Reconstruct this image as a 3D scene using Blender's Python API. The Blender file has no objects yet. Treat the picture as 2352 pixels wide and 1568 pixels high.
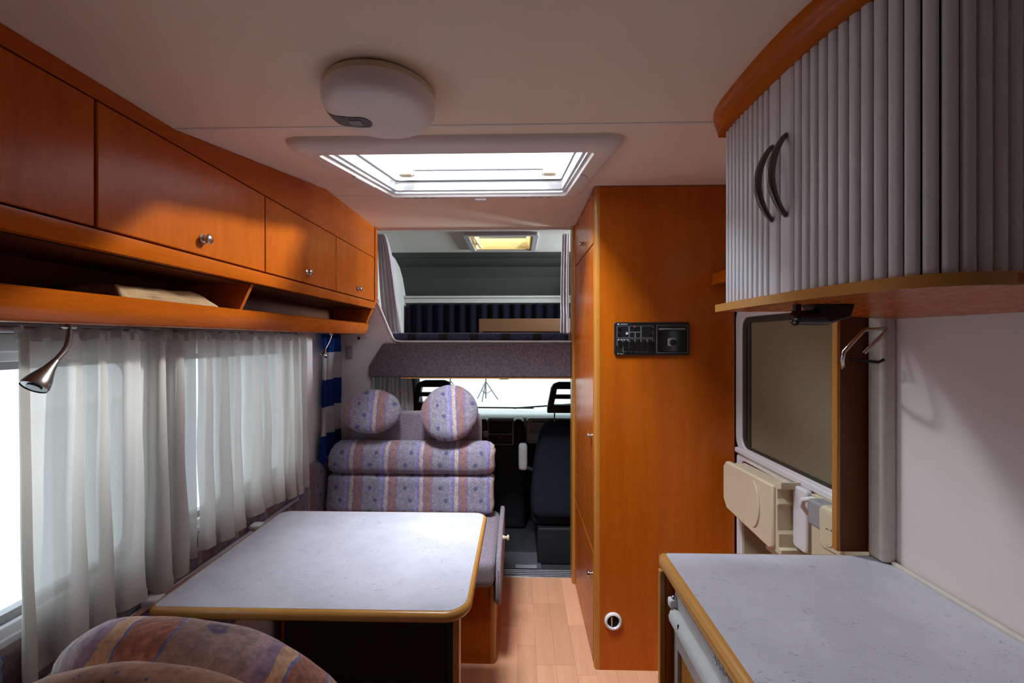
import bpy, bmesh, math, random
from mathutils import Vector, Matrix, noise
random.seed(7)
sc = bpy.context.scene
COL = sc.collection
PI = math.pi

# ------------------------------------------------------------------ camera
cam_d = bpy.data.cameras.new('camera'); cam = bpy.data.objects.new('camera', cam_d); COL.objects.link(cam)
cam_d.sensor_fit = 'HORIZONTAL'; cam_d.sensor_width = 36.0
cam_d.lens = 36.0 * 1000.0 / 2352.0
cam_d.shift_x = 10.0 / 2352.0; cam_d.shift_y = -4.0 / 2352.0
cam_d.clip_start = 0.02
cam.location = (0, 0, 1.42); cam.rotation_euler = (PI / 2, 0, 0.025)
sc.camera = cam

# ------------------------------------------------------------------ light
w = bpy.data.worlds.new('studio_daylight'); sc.world = w; w.use_nodes = True
bg = w.node_tree.nodes['Background']; bg.inputs[0].default_value = (0.88, 0.96, 1.0, 1); bg.inputs[1].default_value = 1.5
def area(name, loc, rot, sx, sy, power, col):
    l = bpy.data.lights.new(name, 'AREA'); l.shape = 'RECTANGLE'; l.size = sx; l.size_y = sy; l.energy = power; l.color = col
    o = bpy.data.objects.new(name, l); COL.objects.link(o); o.location = loc; o.rotation_euler = rot; return o
area('daylight_above_roof_hatch', (-0.45, 1.18, 3.05), (0, 0, 0), 0.5, 0.5, 75, (0.90, 0.95, 1.0))
area('studio_softbox_ahead_of_roof_hatch', (-0.98, 2.32, 3.20), Vector((-0.80, 0.80, 1.20)).to_track_quat('Z', 'Y').to_euler(), 0.35, 0.35, 32, (0.90, 0.95, 1.0))
area('daylight_above_alcove_hatch', (-0.12, 3.16, 2.7), (0, 0, 0), 0.5, 0.5, 0.8, (0.92, 0.96, 1.0))
area('daylight_outside_dinette_windows', (-2.1, 1.70, 1.05), (0, -PI / 2 - 0.05, 0), 1.3, 1.8, 18, (0.93, 0.97, 1.0))
area('studio_softbox_right_of_roof', (1.45, 2.65, 3.35), Vector((1.62, 1.10, 1.35)).to_track_quat('Z', 'Y').to_euler(), 0.26, 0.26, 95, (1.0, 0.97, 0.92))
area('added_alcove_fill', (1.35, 3.2, 1.85), (0, PI / 2, 0), 0.3, 0.5, 60, (0.93, 0.97, 1.0))  # added fill lamp that brightens the alcove from an unseen side
vs = sc.view_settings; vs.view_transform = 'Standard'; vs.look = 'None'; vs.gamma = 1.0; vs.use_curve_mapping = False
vs.exposure = 0.56

# ------------------------------------------------------------------ materials
def newmat(name):
    m = bpy.data.materials.new(name); m.use_nodes = True; nt = m.node_tree
    for n in list(nt.nodes): nt.nodes.remove(n)
    out = nt.nodes.new('ShaderNodeOutputMaterial'); return m, nt, out
class G:
    """tiny node-graph helper"""
    def __init__(s, nt): s.nt = nt
    def n(s, t, **k):
        x = s.nt.nodes.new(t)
        for a, b in k.items(): setattr(x, a, b)
        return x
    def l(s, a, b): s.nt.links.new(a, b)
    def val(s, sock, v):
        if hasattr(v, 'links') or hasattr(v, 'is_linked'): s.l(v, sock)
        else: sock.default_value = v
    def m(s, op, a, b=0.0, c=0.0):
        x = s.n('ShaderNodeMath', operation=op); s.val(x.inputs[0], a); s.val(x.inputs[1], b)
        if op in ('MULTIPLY_ADD', 'SMOOTH_MIN', 'COMPARE'): s.val(x.inputs[2], c)
        return x.outputs[0]
    def mix(s, f, a, b, blend='MIX'):
        x = s.n('ShaderNodeMix', data_type='RGBA', blend_type=blend)
        s.val(x.inputs[0], f); s.val(x.inputs[6], a); s.val(x.inputs[7], b); return x.outputs[2]
    def noise(s, vec, scale, detail=3.0, rough=0.5, dist=0.0):
        x = s.n('ShaderNodeTexNoise'); s.l(vec, x.inputs['Vector']); x.inputs['Scale'].default_value = scale
        x.inputs['Detail'].default_value = detail; x.inputs['Roughness'].default_value = rough; x.inputs['Distortion'].default_value = dist
        return x.outputs['Fac']
    def ramp(s, fac, stops, interp='LINEAR'):
        x = s.n('ShaderNodeValToRGB'); x.color_ramp.interpolation = interp; e = x.color_ramp.elements
        while len(e) < len(stops): e.new(0.5)
        for i, (p, c) in enumerate(stops): e[i].position = p; e[i].color = (*c, 1) if len(c) == 3 else c
        s.l(fac, x.inputs[0]); return x.outputs[0]
    def coord(s, scale=(1, 1, 1), kind='Object'):
        t = s.n('ShaderNodeTexCoord'); mp = s.n('ShaderNodeMapping'); mp.inputs['Scale'].default_value = scale
        s.l(t.outputs[kind], mp.inputs['Vector']); return mp.outputs['Vector']
    def bump(s, h, strength, dist=0.002):
        x = s.n('ShaderNodeBump'); x.inputs['Strength'].default_value = strength; x.inputs['Distance'].default_value = dist
        s.l(h, x.inputs['Height']); return x.outputs['Normal']
    def bsdf(s, out, col, rough=0.5, spec=0.5, metal=0.0, normal=None, sheen=0.0, coat=0.0):
        p = s.n('ShaderNodeBsdfPrincipled'); s.val(p.inputs['Base Color'], col if not isinstance(col, tuple) else (*col[:3], 1))
        s.val(p.inputs['Roughness'], rough); p.inputs['Specular IOR Level'].default_value = spec; p.inputs['Metallic'].default_value = metal
        p.inputs['Sheen Weight'].default_value = sheen; p.inputs['Coat Weight'].default_value = coat; p.inputs['Coat Roughness'].default_value = 0.12
        if normal is not None: s.l(normal, p.inputs['Normal'])
        s.l(p.outputs[0], out.inputs[0]); return p
MATS = {}
def plain(name, col, rough=0.5, spec=0.5, metal=0.0, grain=0.06, gscale=40.0, bumpy=0.0, coat=0.0):
    """colour with a little fine procedural variation"""
    m, nt, out = newmat(name); g = G(nt); v = g.coord()
    f = g.noise(v, gscale, 4.0, 0.6)
    lo = tuple(c * (1 - grain) for c in col); hi = tuple(min(1, c * (1 + grain)) for c in col)
    c = g.ramp(f, [(0.3, lo), (0.7, hi)])
    nm = g.bump(f, bumpy) if bumpy else None
    g.bsdf(out, c, rough, spec, metal, nm, coat=coat); MATS[name] = m; return m
def wood(name, c0, c1, axis='Z', rough=0.27, spec=0.22, rnd=0.0, figure=1.0):
    m, nt, out = newmat(name); g = G(nt)
    sc_ = {'X': (1.3, 16, 16), 'Y': (16, 1.3, 16), 'Z': (16, 16, 1.3)}[axis]
    v = g.coord(sc_)
    if rnd:
        oi = g.n('ShaderNodeObjectInfo'); add = g.n('ShaderNodeVectorMath', operation='ADD'); g.l(v, add.inputs[0])
        cb = g.n('ShaderNodeCombineXYZ'); g.l(g.m('MULTIPLY', oi.outputs['Random'], 37.0), cb.inputs[0]); g.l(g.m('MULTIPLY', oi.outputs['Random'], 91.0), cb.inputs[1])
        g.l(cb.outputs[0], add.inputs[1]); v = add.outputs[0]
    f1 = g.noise(v, 1.0, 5.0, 0.6, 0.7 * figure); f2 = g.noise(v, 9.0, 3.0, 0.6)
    f = g.m('ADD', g.m('MULTIPLY', f1, 0.75), g.m('MULTIPLY', f2, 0.25))
    c = g.ramp(f, [(0.30, c0), (0.70, c1)])
    if rnd:
        br = g.m('MULTIPLY_ADD', oi.outputs['Random'], rnd, 1.0 - rnd * 0.5)
        cb2 = g.n('ShaderNodeCombineColor')
        for i in range(3): g.l(br, cb2.inputs[i])
        c = g.mix(1.0, c, cb2.outputs[0], 'MULTIPLY')
    g.bsdf(out, c, g.m('MULTIPLY_ADD', f2, 0.12, rough - 0.06), spec, 0.0, g.bump(f2, 0.015, 0.001)); MATS[name] = m; return m
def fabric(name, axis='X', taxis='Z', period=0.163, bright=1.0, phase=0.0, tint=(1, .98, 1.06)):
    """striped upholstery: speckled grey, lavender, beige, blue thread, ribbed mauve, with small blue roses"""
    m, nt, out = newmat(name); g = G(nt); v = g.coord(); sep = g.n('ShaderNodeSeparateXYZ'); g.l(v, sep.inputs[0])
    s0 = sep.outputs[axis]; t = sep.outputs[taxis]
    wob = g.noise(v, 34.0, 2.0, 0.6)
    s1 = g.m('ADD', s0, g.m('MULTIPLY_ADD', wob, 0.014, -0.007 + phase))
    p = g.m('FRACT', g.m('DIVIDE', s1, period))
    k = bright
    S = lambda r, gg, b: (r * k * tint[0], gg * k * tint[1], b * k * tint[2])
    blue = S(0.10, 0.16, 0.42)
    base = g.ramp(p, [(0.0, S(.22, .205, .245)), (.34, S(.25, .225, .34)), (.42, S(.20, .185, .33)), (.50, S(.40, .32, .265)), (.60, blue), (.618, S(.27, .155, .15)), (.85, blue), (.868, S(.24, .21, .23))], 'CONSTANT')
    sp = g.noise(v, 120.0, 3.0, 0.7); sp2 = g.noise(v, 46.0, 2.0, 0.6)
    spk = g.ramp(sp, [(0.35, (.62, .62, .64)), (0.62, (1.16, 1.14, 1.1))])
    spk2 = g.ramp(sp2, [(0.40, (.80, .80, .84)), (0.58, (1.06, 1.05, 1.0))])
    c = g.mix(0.8, base, spk, 'MULTIPLY'); c = g.mix(0.8, c, spk2, 'MULTIPLY')
    # ribs on the mauve stripe
    rib = g.m('SINE', g.m('MULTIPLY', t, 900.0)); inm = g.m('MULTIPLY', g.m('GREATER_THAN', p, 0.63), g.m('LESS_THAN', p, 0.85))
    c = g.mix(g.m('MULTIPLY', inm, g.m('MULTIPLY_ADD', rib, 0.12, 0.14)), c, (0.11 * k, 0.06 * k, 0.06 * k, 1))
    # roses
    q = g.m('DIVIDE', t, 0.062); par = g.m('FLOORED_MODULO', g.m('FLOOR', q), 2.0)
    ctr = g.m('MULTIPLY_ADD', par, 0.16, 0.09)
    dx = g.m('MULTIPLY', g.m('SUBTRACT', p, ctr), period); dz = g.m('MULTIPLY', g.m('SUBTRACT', g.m('FRACT', q), 0.5), 0.062)
    d = g.m('SQRT', g.m('ADD', g.m('MULTIPLY', dx, dx), g.m('MULTIPLY', dz, dz)))
    d = g.m('ADD', d, g.m('MULTIPLY_ADD', sp2, 0.008, -0.004))
    rose = g.ramp(d, [(0.0, (.35, .35, .35)), (0.0045, (1, 1, 1)), (0.0085, (.9, .9, .9)), (0.0125, (0, 0, 0))])
    c = g.mix(g.m('MULTIPLY', rose, 0.85), c, (0.035 * k, 0.045 * k, 0.13 * k, 1))
    rg = g.m('ADD', g.m('MULTIPLY', inm, g.m('MULTIPLY', rib, 0.3)), sp)
    g.bsdf(out, c, 0.9, 0.15, 0.0, g.bump(rg, 0.35, 0.0015), sheen=0.25); MATS[name] = m; return m
def speckled(name, c0, c1, dot=None, scale=150.0, rough=0.9):
    m, nt, out = newmat(name); g = G(nt); v = g.coord(); f = g.noise(v, scale, 3.0, 0.65)
    c = g.ramp(f, [(0.35, c0), (0.65, c1)])
    if dot:
        vo = g.n('ShaderNodeTexVoronoi'); vo.inputs['Scale'].default_value = dot[1]; g.l(v, vo.inputs['Vector'])
        mk = g.ramp(vo.outputs['Distance'], [(0.0, (1, 1, 1)), (dot[2], (1, 1, 1)), (dot[2] + 0.05, (0, 0, 0))])
        c = g.mix(mk, c, (*dot[0], 1))
    g.bsdf(out, c, rough, 0.15, 0, g.bump(f, 0.3, 0.0012), sheen=0.2); MATS[name] = m; return m
def laminate(name):
    m, nt, out = newmat(name); g = G(nt); v = g.coord((1, 1, 1)); v2 = g.coord((1, 2.6, 1))
    n1 = g.noise(v, 9.0, 4.0, 0.6); base = g.ramp(n1, [(0.3, (.55, .545, .63)), (0.7, (.66, .655, .74))])
    cl = g.noise(v, 20.0, 3.0, 0.6); fl = g.noise(v2, 75.0, 2.0, 0.5, 1.6)
    mk = g.m('MULTIPLY', g.ramp(fl, [(0.61, (0, 0, 0)), (0.67, (1, 1, 1))]), g.ramp(cl, [(0.48, (0, 0, 0)), (0.60, (1, 1, 1))]))
    c = g.mix(g.m('MULTIPLY', mk, 0.65), base, (.20, .19, .31, 1))
    fl2 = g.noise(v2, 48.0, 2.0, 0.5, 2.2); c = g.mix(g.m('MULTIPLY', g.ramp(fl2, [(0.66, (0, 0, 0)), (0.72, (1, 1, 1))]), 0.5), c, (.50, .40, .38, 1))
    g.bsdf(out, c, 0.42, 0.45); MATS[name] = m; return m
def sheer(name, col, transp=0.14, band=None, through=0.4):
    """thin cloth: part of the light passes straight, part diffuses through"""
    m, nt, out = newmat(name); g = G(nt); v = g.coord((1, 1, 1)); f = g.noise(v, 300.0, 2.0)
    c = g.ramp(f, [(0.3, tuple(x * 0.94 for x in col)), (0.7, col)])
    if band:
        sep = g.n('ShaderNodeSeparateXYZ'); g.l(v, sep.inputs[0])
        p = g.m('FRACT', g.m('DIVIDE', g.m('ADD', sep.outputs['Z'], band[2]), band[1]))
        c = g.mix(g.m('GREATER_THAN', p, 0.5), c, (*band[0], 1))
    d = g.n('ShaderNodeBsdfDiffuse'); t = g.n('ShaderNodeBsdfTranslucent'); tr = g.n('ShaderNodeBsdfTransparent')
    g.l(c, d.inputs[0]); g.l(c, t.inputs[0])
    a = g.n('ShaderNodeMixShader'); a.inputs[0].default_value = through; g.l(d.outputs[0], a.inputs[1]); g.l(t.outputs[0], a.inputs[2])
    b = g.n('ShaderNodeMixShader'); b.inputs[0].default_value = transp; g.l(a.outputs[0], b.inputs[1]); g.l(tr.outputs[0], b.inputs[2])
    g.l(b.outputs[0], out.inputs[0]); MATS[name] = m; return m
def glass(name, tint=(0.93, 0.97, 0.97)):
    m, nt, out = newmat(name); g = G(nt)
    tr = g.n('ShaderNodeBsdfTransparent'); tr.inputs[0].default_value = (*tint, 1)
    gl = g.n('ShaderNodeBsdfGlossy'); gl.inputs['Roughness'].default_value = 0.03; lw = g.n('ShaderNodeLayerWeight'); fz = g.m('MULTIPLY_ADD', g.m('POWER', lw.outputs['Facing'], 4.0), 0.5, 0.03)
    b = g.n('ShaderNodeMixShader'); g.l(fz, b.inputs[0]); g.l(tr.outputs[0], b.inputs[1]); g.l(gl.outputs[0], b.inputs[2])
    g.l(b.outputs[0], out.inputs[0]); MATS[name] = m; return m

W0, W1 = (.42, .082, .0035), (.55, .125, .005)
wood('wood_v', W0, W1, 'Z'); wood('wood_h', W0, W1, 'Y'); wood('wood_x', W0, W1, 'X')
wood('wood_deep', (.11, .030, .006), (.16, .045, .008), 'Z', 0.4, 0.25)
wood('shade_black', (.016, .005, .003), (.030, .008, .004), 'Z', 0.5, 0.2)
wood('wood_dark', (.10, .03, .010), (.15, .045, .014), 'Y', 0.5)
wood('edge', (.52, .235, .045), (.62, .30, .075), 'Y', 0.25, 0.5)
wood('edge_v', (.42, .16, .022), (.52, .21, .035), 'Z', 0.28, 0.5)
wood('beech', (.66, .32, .175), (.79, .41, .235), 'Y', 0.42, 0.4, rnd=0.30)
plain('ceiling', (.93, .755, .62), 0.7, 0.3, grain=0.015, gscale=4)
plain('wall', (.66, .61, .62), 0.65, 0.3, grain=0.02, gscale=5)
plain('wall_kitchen', (.78, .69, .66), 0.55, 0.35, grain=0.02, gscale=5)
plain('white_plastic', (.74, .72, .74), 0.45, 0.45, grain=0.015)
plain('beige_plastic', (.68, .56, .40), 0.45, 0.45, grain=0.03)
plain('cream_plastic', (.62, .55, .37), 0.5, 0.4, grain=0.03)
plain('lamp_plastic', (.84, .76, .73), 0.4, 0.45, grain=0.01)
plain('grey_plastic', (.13, .13, .14), 0.5, 0.4)
plain('mid_grey', (.30, .30, .31), 0.5, 0.4)
plain('black_plastic', (.012, .012, .013), 0.45, 0.35)
plain('black_gloss', (.008, .008, .009), 0.12, 0.5)
plain('dark_gap', (.010, .006, .004), 0.8, 0.2)
plain('chrome', (.62, .61, .60), 0.22, 0.5, 1.0)
plain('brushed', (.36, .345, .34), 0.30, 0.5, 1.0)
plain('alu', (.66, .67, .69), 0.35, 0.5, 1.0)
plain('pewter', (.16, .15, .14), 0.38, 0.5, 0.9)
plain('slat', (.70, .71, .74), 0.36, 0.5, 0.0, grain=0.02)
plain('seal', (.66, .61, .52), 0.6, 0.3)
plain('fridge_metal', (.50, .47, .46), 0.45, 0.5, 0.2)
plain('handle_pale', (.62, .63, .62), 0.4, 0.5)
plain('blind', (.22, .18, .115), 0.75, 0.2, grain=0.03)
plain('blind_dark', (.055, .05, .038), 0.7, 0.2)
plain('kraft', (.46, .31, .165), 0.75, 0.25, grain=0.12, gscale=25, bumpy=0.3)
plain('red', (.55, .03, .03), 0.5)
plain('print_white', (.55, .56, .62), 0.5)
plain('print_grey', (.30, .30, .31), 0.6)
plain('yellow_lining', (.78, .55, .20), 0.6)
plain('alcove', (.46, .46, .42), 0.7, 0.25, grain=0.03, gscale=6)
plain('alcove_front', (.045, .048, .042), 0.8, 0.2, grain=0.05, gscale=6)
plain('navy', (.004, .004, .009), 0.9, 0.1)
plain('mattress_wood', (.19, .10, .045), 0.6, 0.3)
plain('cab_dark', (.016, .016, .019), 0.6, 0.3)
plain('cab_floor', (.045, .045, .05), 0.7, 0.3, grain=0.2, gscale=20)
plain('mat_grey', (.10, .10, .11), 0.9, 0.2, grain=0.2, gscale=80)
plain('dash_glare', (.82, .85, .85), 0.55, 0.4)  # grey dash made near-white: windscreen glare is put into the colour
plain('seat_fabric', (.018, .019, .030), 0.95, 0.1, grain=0.3, gscale=150, bumpy=0.2)
plain('armrest', (.46, .47, .47), 0.7, 0.3)
plain('studio_white', (.82, .84, .84), 0.8, 0.2, grain=0.01, gscale=1)
plain('stand_metal', (.05, .05, .055), 0.5, 0.4)
speckled('purple_plain', (.20, .165, .20), (.35, .29, .34), scale=170.0)
speckled('bulkhead', (.075, .062, .082), (.165, .13, .15), scale=120.0, dot=((.22, .17, .15), 260.0, 0.16))
speckled('rosy_speckle', (.50, .30, .24), (.82, .56, .44), scale=60.0, dot=((.16, .26, .50), 95.0, 0.12))
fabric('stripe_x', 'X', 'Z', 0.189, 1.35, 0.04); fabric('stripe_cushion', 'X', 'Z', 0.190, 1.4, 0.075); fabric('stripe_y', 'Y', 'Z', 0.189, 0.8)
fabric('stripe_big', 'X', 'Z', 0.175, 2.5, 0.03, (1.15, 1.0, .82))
laminate('laminate')
sheer('net_curtain', (.64, .615, .575), 0.12, None, 0.20)
sheer('hem_curtain', (.55, .53, .48), 0.05)
sheer('grey_curtain', (.64, .59, .62), 0.0)
sheer('pale_curtain', (.80, .75, .75), 0.0)
sheer('striped_curtain', (.46, .44, .45), 0.0, band=((.012, .035, .16), 0.30, 0.0))
sheer('fly_screen', (.42, .38, .33), 0.12)
glass('glass'); glass('acrylic', (.9, .94, .97))
M = MATS

# ------------------------------------------------------------------ mesh helpers
class MB:
    def __init__(s): s.v = []; s.f = []
    def add(s, vs, fs):
        o = len(s.v); s.v += [tuple(p) for p in vs]; s.f += [tuple(i + o for i in q) for q in fs]; return s
    def box(s, x0, x1, y0, y1, z0, z1):
        if x0 > x1: x0, x1 = x1, x0
        if y0 > y1: y0, y1 = y1, y0
        if z0 > z1: z0, z1 = z1, z0
        v = [(x, y, z) for z in (z0, z1) for y in (y0, y1) for x in (x0, x1)]
        return s.add(v, [(0, 2, 3, 1), (4, 5, 7, 6), (0, 1, 5, 4), (2, 6, 7, 3), (0, 4, 6, 2), (1, 3, 7, 5)])
    def prism(s, poly, a, b, axis='X'):
        """extrude polygon along axis; poly coords are (Y,Z) for X, (X,Z) for Y, (X,Y) for Z"""
        if axis == 'X': fn = lambda p, t: (t, p[0], p[1])
        elif axis == 'Y': fn = lambda p, t: (p[0], t, p[1])
        else: fn = lambda p, t: (p[0], p[1], t)
        n = len(poly); v = [fn(p, a) for p in poly] + [fn(p, b) for p in poly]
        f = [tuple(range(n))[::-1], tuple(range(n, 2 * n))] + [(i, (i + 1) % n, n + (i + 1) % n, n + i) for i in range(n)]
        return s.add(v, f)
    def tube(s, path, r, n=10, cap=True):
        pts = [Vector(p) for p in path]; rs = r if isinstance(r, (list, tuple)) else [r] * len(pts)
        rings = []; up = Vector((0.123, 0.31, 0.94)).normalized(); prev = None
        for i, p in enumerate(pts):
            t = ((pts[min(i + 1, len(pts) - 1)] - pts[max(i - 1, 0)])).normalized()
            if prev is None: a = t.cross(up).normalized()
            else: a = (prev - t * prev.dot(t)).normalized()
            prev = a; b = t.cross(a)
            rings.append([p + (a * math.cos(2 * PI * k / n) + b * math.sin(2 * PI * k / n)) * rs[i] for k in range(n)])
        v = [q for rg in rings for q in rg]; f = []
        for i in range(len(rings) - 1):
            for k in range(n):
                f.append((i * n + k, i * n + (k + 1) % n, (i + 1) * n + (k + 1) % n, (i + 1) * n + k))
        if cap: f.append(tuple(range(n))[::-1]); f.append(tuple((len(rings) - 1) * n + k for k in range(n)))
        return s.add(v, f)
    def lathe(s, prof, c, axis='Z', n=40, sx=1.0, sy=1.0):
        """prof: list of (radius, height); spun about axis through c"""
        v = []; f = []
        for (r, h) in prof:
            for k in range(n):
                a = 2 * PI * k / n; p = (r * math.cos(a) * sx, r * math.sin(a) * sy, h)
                if axis == 'X': p = (p[2], p[0], p[1])
                elif axis == 'Y': p = (p[0], p[2], p[1])
                v.append((c[0] + p[0], c[1] + p[1], c[2] + p[2]))
        for i in range(len(prof) - 1):
            for k in range(n): f.append((i * n + k, i * n + (k + 1) % n, (i + 1) * n + (k + 1) % n, (i + 1) * n + k))
        f.append(tuple(range(n))[::-1]); f.append(tuple((len(prof) - 1) * n + k for k in range(n)))
        return s.add(v, f)
    def sheet(s, fn, nu, nv):
        v = [fn(i / nu, j / nv) for j in range(nv + 1) for i in range(nu + 1)]
        f = [(j * (nu + 1) + i, j * (nu + 1) + i + 1, (j + 1) * (nu + 1) + i + 1, (j + 1) * (nu + 1) + i) for j in range(nv) for i in range(nu)]
        return s.add(v, f)
    def rbox(s, x0, x1, y0, y1, z0, z1, r, n=10, fn=None):
        """soft rounded block, n cells a side; fn may move each vertex"""
        bm = bmesh.new(); bmesh.ops.create_cube(bm, size=2.0)
        bmesh.ops.subdivide_edges(bm, edges=bm.edges[:], cuts=n, use_grid_fill=True)
        c = Vector(((x0 + x1) / 2, (y0 + y1) / 2, (z0 + z1) / 2)); h = Vector(((x1 - x0) / 2, (y1 - y0) / 2, (z1 - z0) / 2))
        bm.verts.index_update(); vv = []
        for q in bm.verts:
            # crowd samples to the rims
            u = Vector([math.copysign(1 - (1 - abs(t)) ** 1.6, t) for t in q.co])
            p = Vector((u.x * h.x, u.y * h.y, u.z * h.z)); rr = min(r, h.x, h.y, h.z)
            inn = Vector([max(-(h[i] - rr), min(h[i] - rr, p[i])) for i in range(3)]); d = p - inn
            if d.length > 1e-9: p = inn + d.normalized() * rr
            p = p + c
            vv.append(fn(p, u) if fn else p)
        s.add(vv, [tuple(q.index for q in fc.verts) for fc in bm.faces]); bm.free(); return s
    def build(s, name, mat, parent=None, smooth=False, bevel=0.0, seg=2, sub=0):
        off = parent_origin(parent)
        me = bpy.data.meshes.new(name); me.from_pydata([(p[0] - off[0], p[1] - off[1], p[2] - off[2]) for p in s.v], [], s.f); me.update()
        bm = bmesh.new(); bm.from_mesh(me); bmesh.ops.recalc_face_normals(bm, faces=bm.faces[:]); bm.to_mesh(me); bm.free()
        me.materials.append(M[mat] if isinstance(mat, str) else mat)
        o = bpy.data.objects.new(name, me); COL.objects.link(o)
        if parent is not None: o.parent = parent
        if smooth:
            me.polygons.foreach_set('use_smooth', [True] * len(me.polygons)); me.set_sharp_from_angle(angle=math.radians(50))
        if bevel:
            b = o.modifiers.new('bevel', 'BEVEL'); b.width = bevel; b.segments = seg; b.limit_method = 'ANGLE'; b.angle_limit = math.radians(40)
            me.polygons.foreach_set('use_smooth', [True] * len(me.polygons)); me.set_sharp_from_angle(angle=math.radians(30))
        if sub:
            m_ = o.modifiers.new('sub', 'SUBSURF'); m_.levels = sub; m_.render_levels = sub
        return o
def parent_origin(p):
    o = Vector((0, 0, 0))
    while p is not None: o = o + Vector(p.location); p = p.parent
    return o
def thing(name, label, cat, loc=(0, 0, 0), group=None):
    o = bpy.data.objects.new(name, None); COL.objects.link(o); o.location = loc; o.empty_display_size = 0.05
    o['label'] = label; o['category'] = cat
    if group: o['group'] = group
    return o
def tag(o, label, cat, group=None):
    o['label'] = label; o['category'] = cat
    if group: o['group'] = group
    return o
def struct(o, label=None, cat=None):
    o['kind'] = 'structure'
    if label: o['label'] = label
    if cat: o['category'] = cat
    return o
def sroot(name, label, cat, loc=(0, 0, 0)):
    o = thing(name, label, cat, loc); o['kind'] = 'structure'; return o
def ibox(*a): return MB().box(*a)
def lerp(pts, t):
    """pts: list of (key, value...) sorted by key; linear interpolation"""
    for i in range(len(pts) - 1):
        if t <= pts[i + 1][0] or i == len(pts) - 2:
            a, b = pts[i], pts[i + 1]; u = (t - a[0]) / (b[0] - a[0])
            return [a[k] + (b[k] - a[k]) * u for k in range(1, len(a))]
def rrect(x0, x1, y0, y1, r, n=6):
    out = []
    rs = r if isinstance(r, (list, tuple)) else [r] * 4
    for (cx, cy, a0, q) in ((x1 - rs[0], y1 - rs[0], 0, rs[0]), (x0 + rs[1], y1 - rs[1], 90, rs[1]), (x0 + rs[2], y0 + rs[2], 180, rs[2]), (x1 - rs[3], y0 + rs[3], 270, rs[3])):
        for k in range(n + 1):
            a = math.radians(a0 + 90 * k / n); out.append((cx + q * math.cos(a), cy + q * math.sin(a)))
    return out
def ring_prism(mb, outer, inner, a, b, axis):
    """frame between two outlines with equal point counts, extruded"""
    if axis == 'X': fn = lambda p, t: (t, p[0], p[1])
    elif axis == 'Y': fn = lambda p, t: (p[0], t, p[1])
    else: fn = lambda p, t: (p[0], p[1], t)
    n = len(outer); v = [fn(p, a) for p in outer] + [fn(p, a) for p in inner] + [fn(p, b) for p in outer] + [fn(p, b) for p in inner]; f = []
    for i in range(n):
        j = (i + 1) % n
        f += [(i, j, n + j, n + i), (2 * n + i, 3 * n + i, 3 * n + j, 2 * n + j), (i, 2 * n + i, 2 * n + j, j), (n + i, n + j, 3 * n + j, 3 * n + i)]
    return mb.add(v, f)

# ================================================================== THE SETTING
XL, XR, XD = -1.10, 0.875, 0.93      # left wall, kitchen wall, door wall
YB, YF = -0.56, 2.64                 # rear wall, end of the living area
Z0, Z1 = 1.94, 2.085                 # ceiling low / high
YS1, YS2 = 1.056, 1.90               # ceiling seams
def ceil_z(y): return Z0 if y < YS1 else (Z1 if y > YS2 else Z0 + (Z1 - Z0) * (y - YS1) / (YS2 - YS1))

# floor: base board with beech strips
fl = struct(ibox(XL - .05, 0.99, YB, YF, -0.06, -0.004).build('floor', 'beech'), 'beech strip floor of the aisle and dinette', 'floor')
pw = 0.0845; shared = {}
ncol = 23; x = -1.02
for c in range(ncol):
    y = 0.25 - random.random() * 0.3
    while y < YF - 0.02:
        L = random.choice((0.26, 0.32, 0.38, 0.44)); y1 = min(y + L, YF)
        ya = max(y, 0.25)
        if y1 - ya > 0.03:
            key = round(y1 - ya, 3); o_c = ((x + pw / 2), (ya + y1) / 2)
            if key not in shared:
                hw = pw / 2 - 0.0004; hl = (y1 - ya) / 2 - 0.0004
                o = MB().box(-hw, hw, -hl, hl, -0.006, 0).build('floor_strip', 'beech'); shared[key] = o.data
            else: o = bpy.data.objects.new('floor_strip', shared[key]); COL.objects.link(o)
            o.parent = fl; o.location = (o_c[0], o_c[1], 0.0)
        y = y1
    x += pw
struct(ibox(-0.30, 0.33, 2.60, 2.70, -0.005, 0.006).build('trim_1', 'alu', bevel=0.002), 'ribbed aluminium threshold strip between beech floor and cab', 'threshold')
for k in range(4): ibox(-0.30, 0.33, 2.615 + k * .02, 2.622 + k * .02, 0.006, 0.009).build('threshold_rib', 'alu', bpy.data.objects['trim_1'])

# ceiling with roof-hatch hole
HX0, HX1, HY0, HY1 = -0.60, 0.25, 1.175, 1.93
mb = MB(); TH = 0.05
def slab(x0, x1, y0, y1):
    mb.prism([(y0, ceil_z(y0)), (y1, ceil_z(y1)), (y1, ceil_z(y1) + TH), (y0, ceil_z(y0) + TH)], x0, x1, 'X')
slab(XL, 0.98, YB, YS1)
slab(XL, 0.98, YS1, HY0); slab(XL, HX0, HY0, YS2); slab(HX1, 0.98, HY0, YS2)
slab(XL, HX0, YS2, HY1); slab(HX1, 0.98, YS2, HY1); slab(XL, 0.98, HY1, 2.60)
struct(mb.build('ceiling', 'ceiling'), 'off-white panelled ceiling rising past the first seam', 'ceiling')
s1 = MB(); s1.prism([(YS1 - .006, Z0 - .0015), (YS1 + .006, Z0 - .0005), (YS1 + .006, Z0 + .003), (YS1 - .006, Z0 + .002)], XL, 0.9, 'X')
struct(s1.build('trim_2', 'lamp_plastic'), 'thin seam strip across the ceiling in front of the round lamp', 'seam strip')
s1 = MB(); s1.box(XL, 0.9, YS2 + .092, YS2 + .10, Z1 - .0015, Z1 + .002)
struct(s1.build('trim_3', 'lamp_plastic'), 'thin seam strip across the ceiling beyond the roof hatch', 'seam strip')
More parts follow.
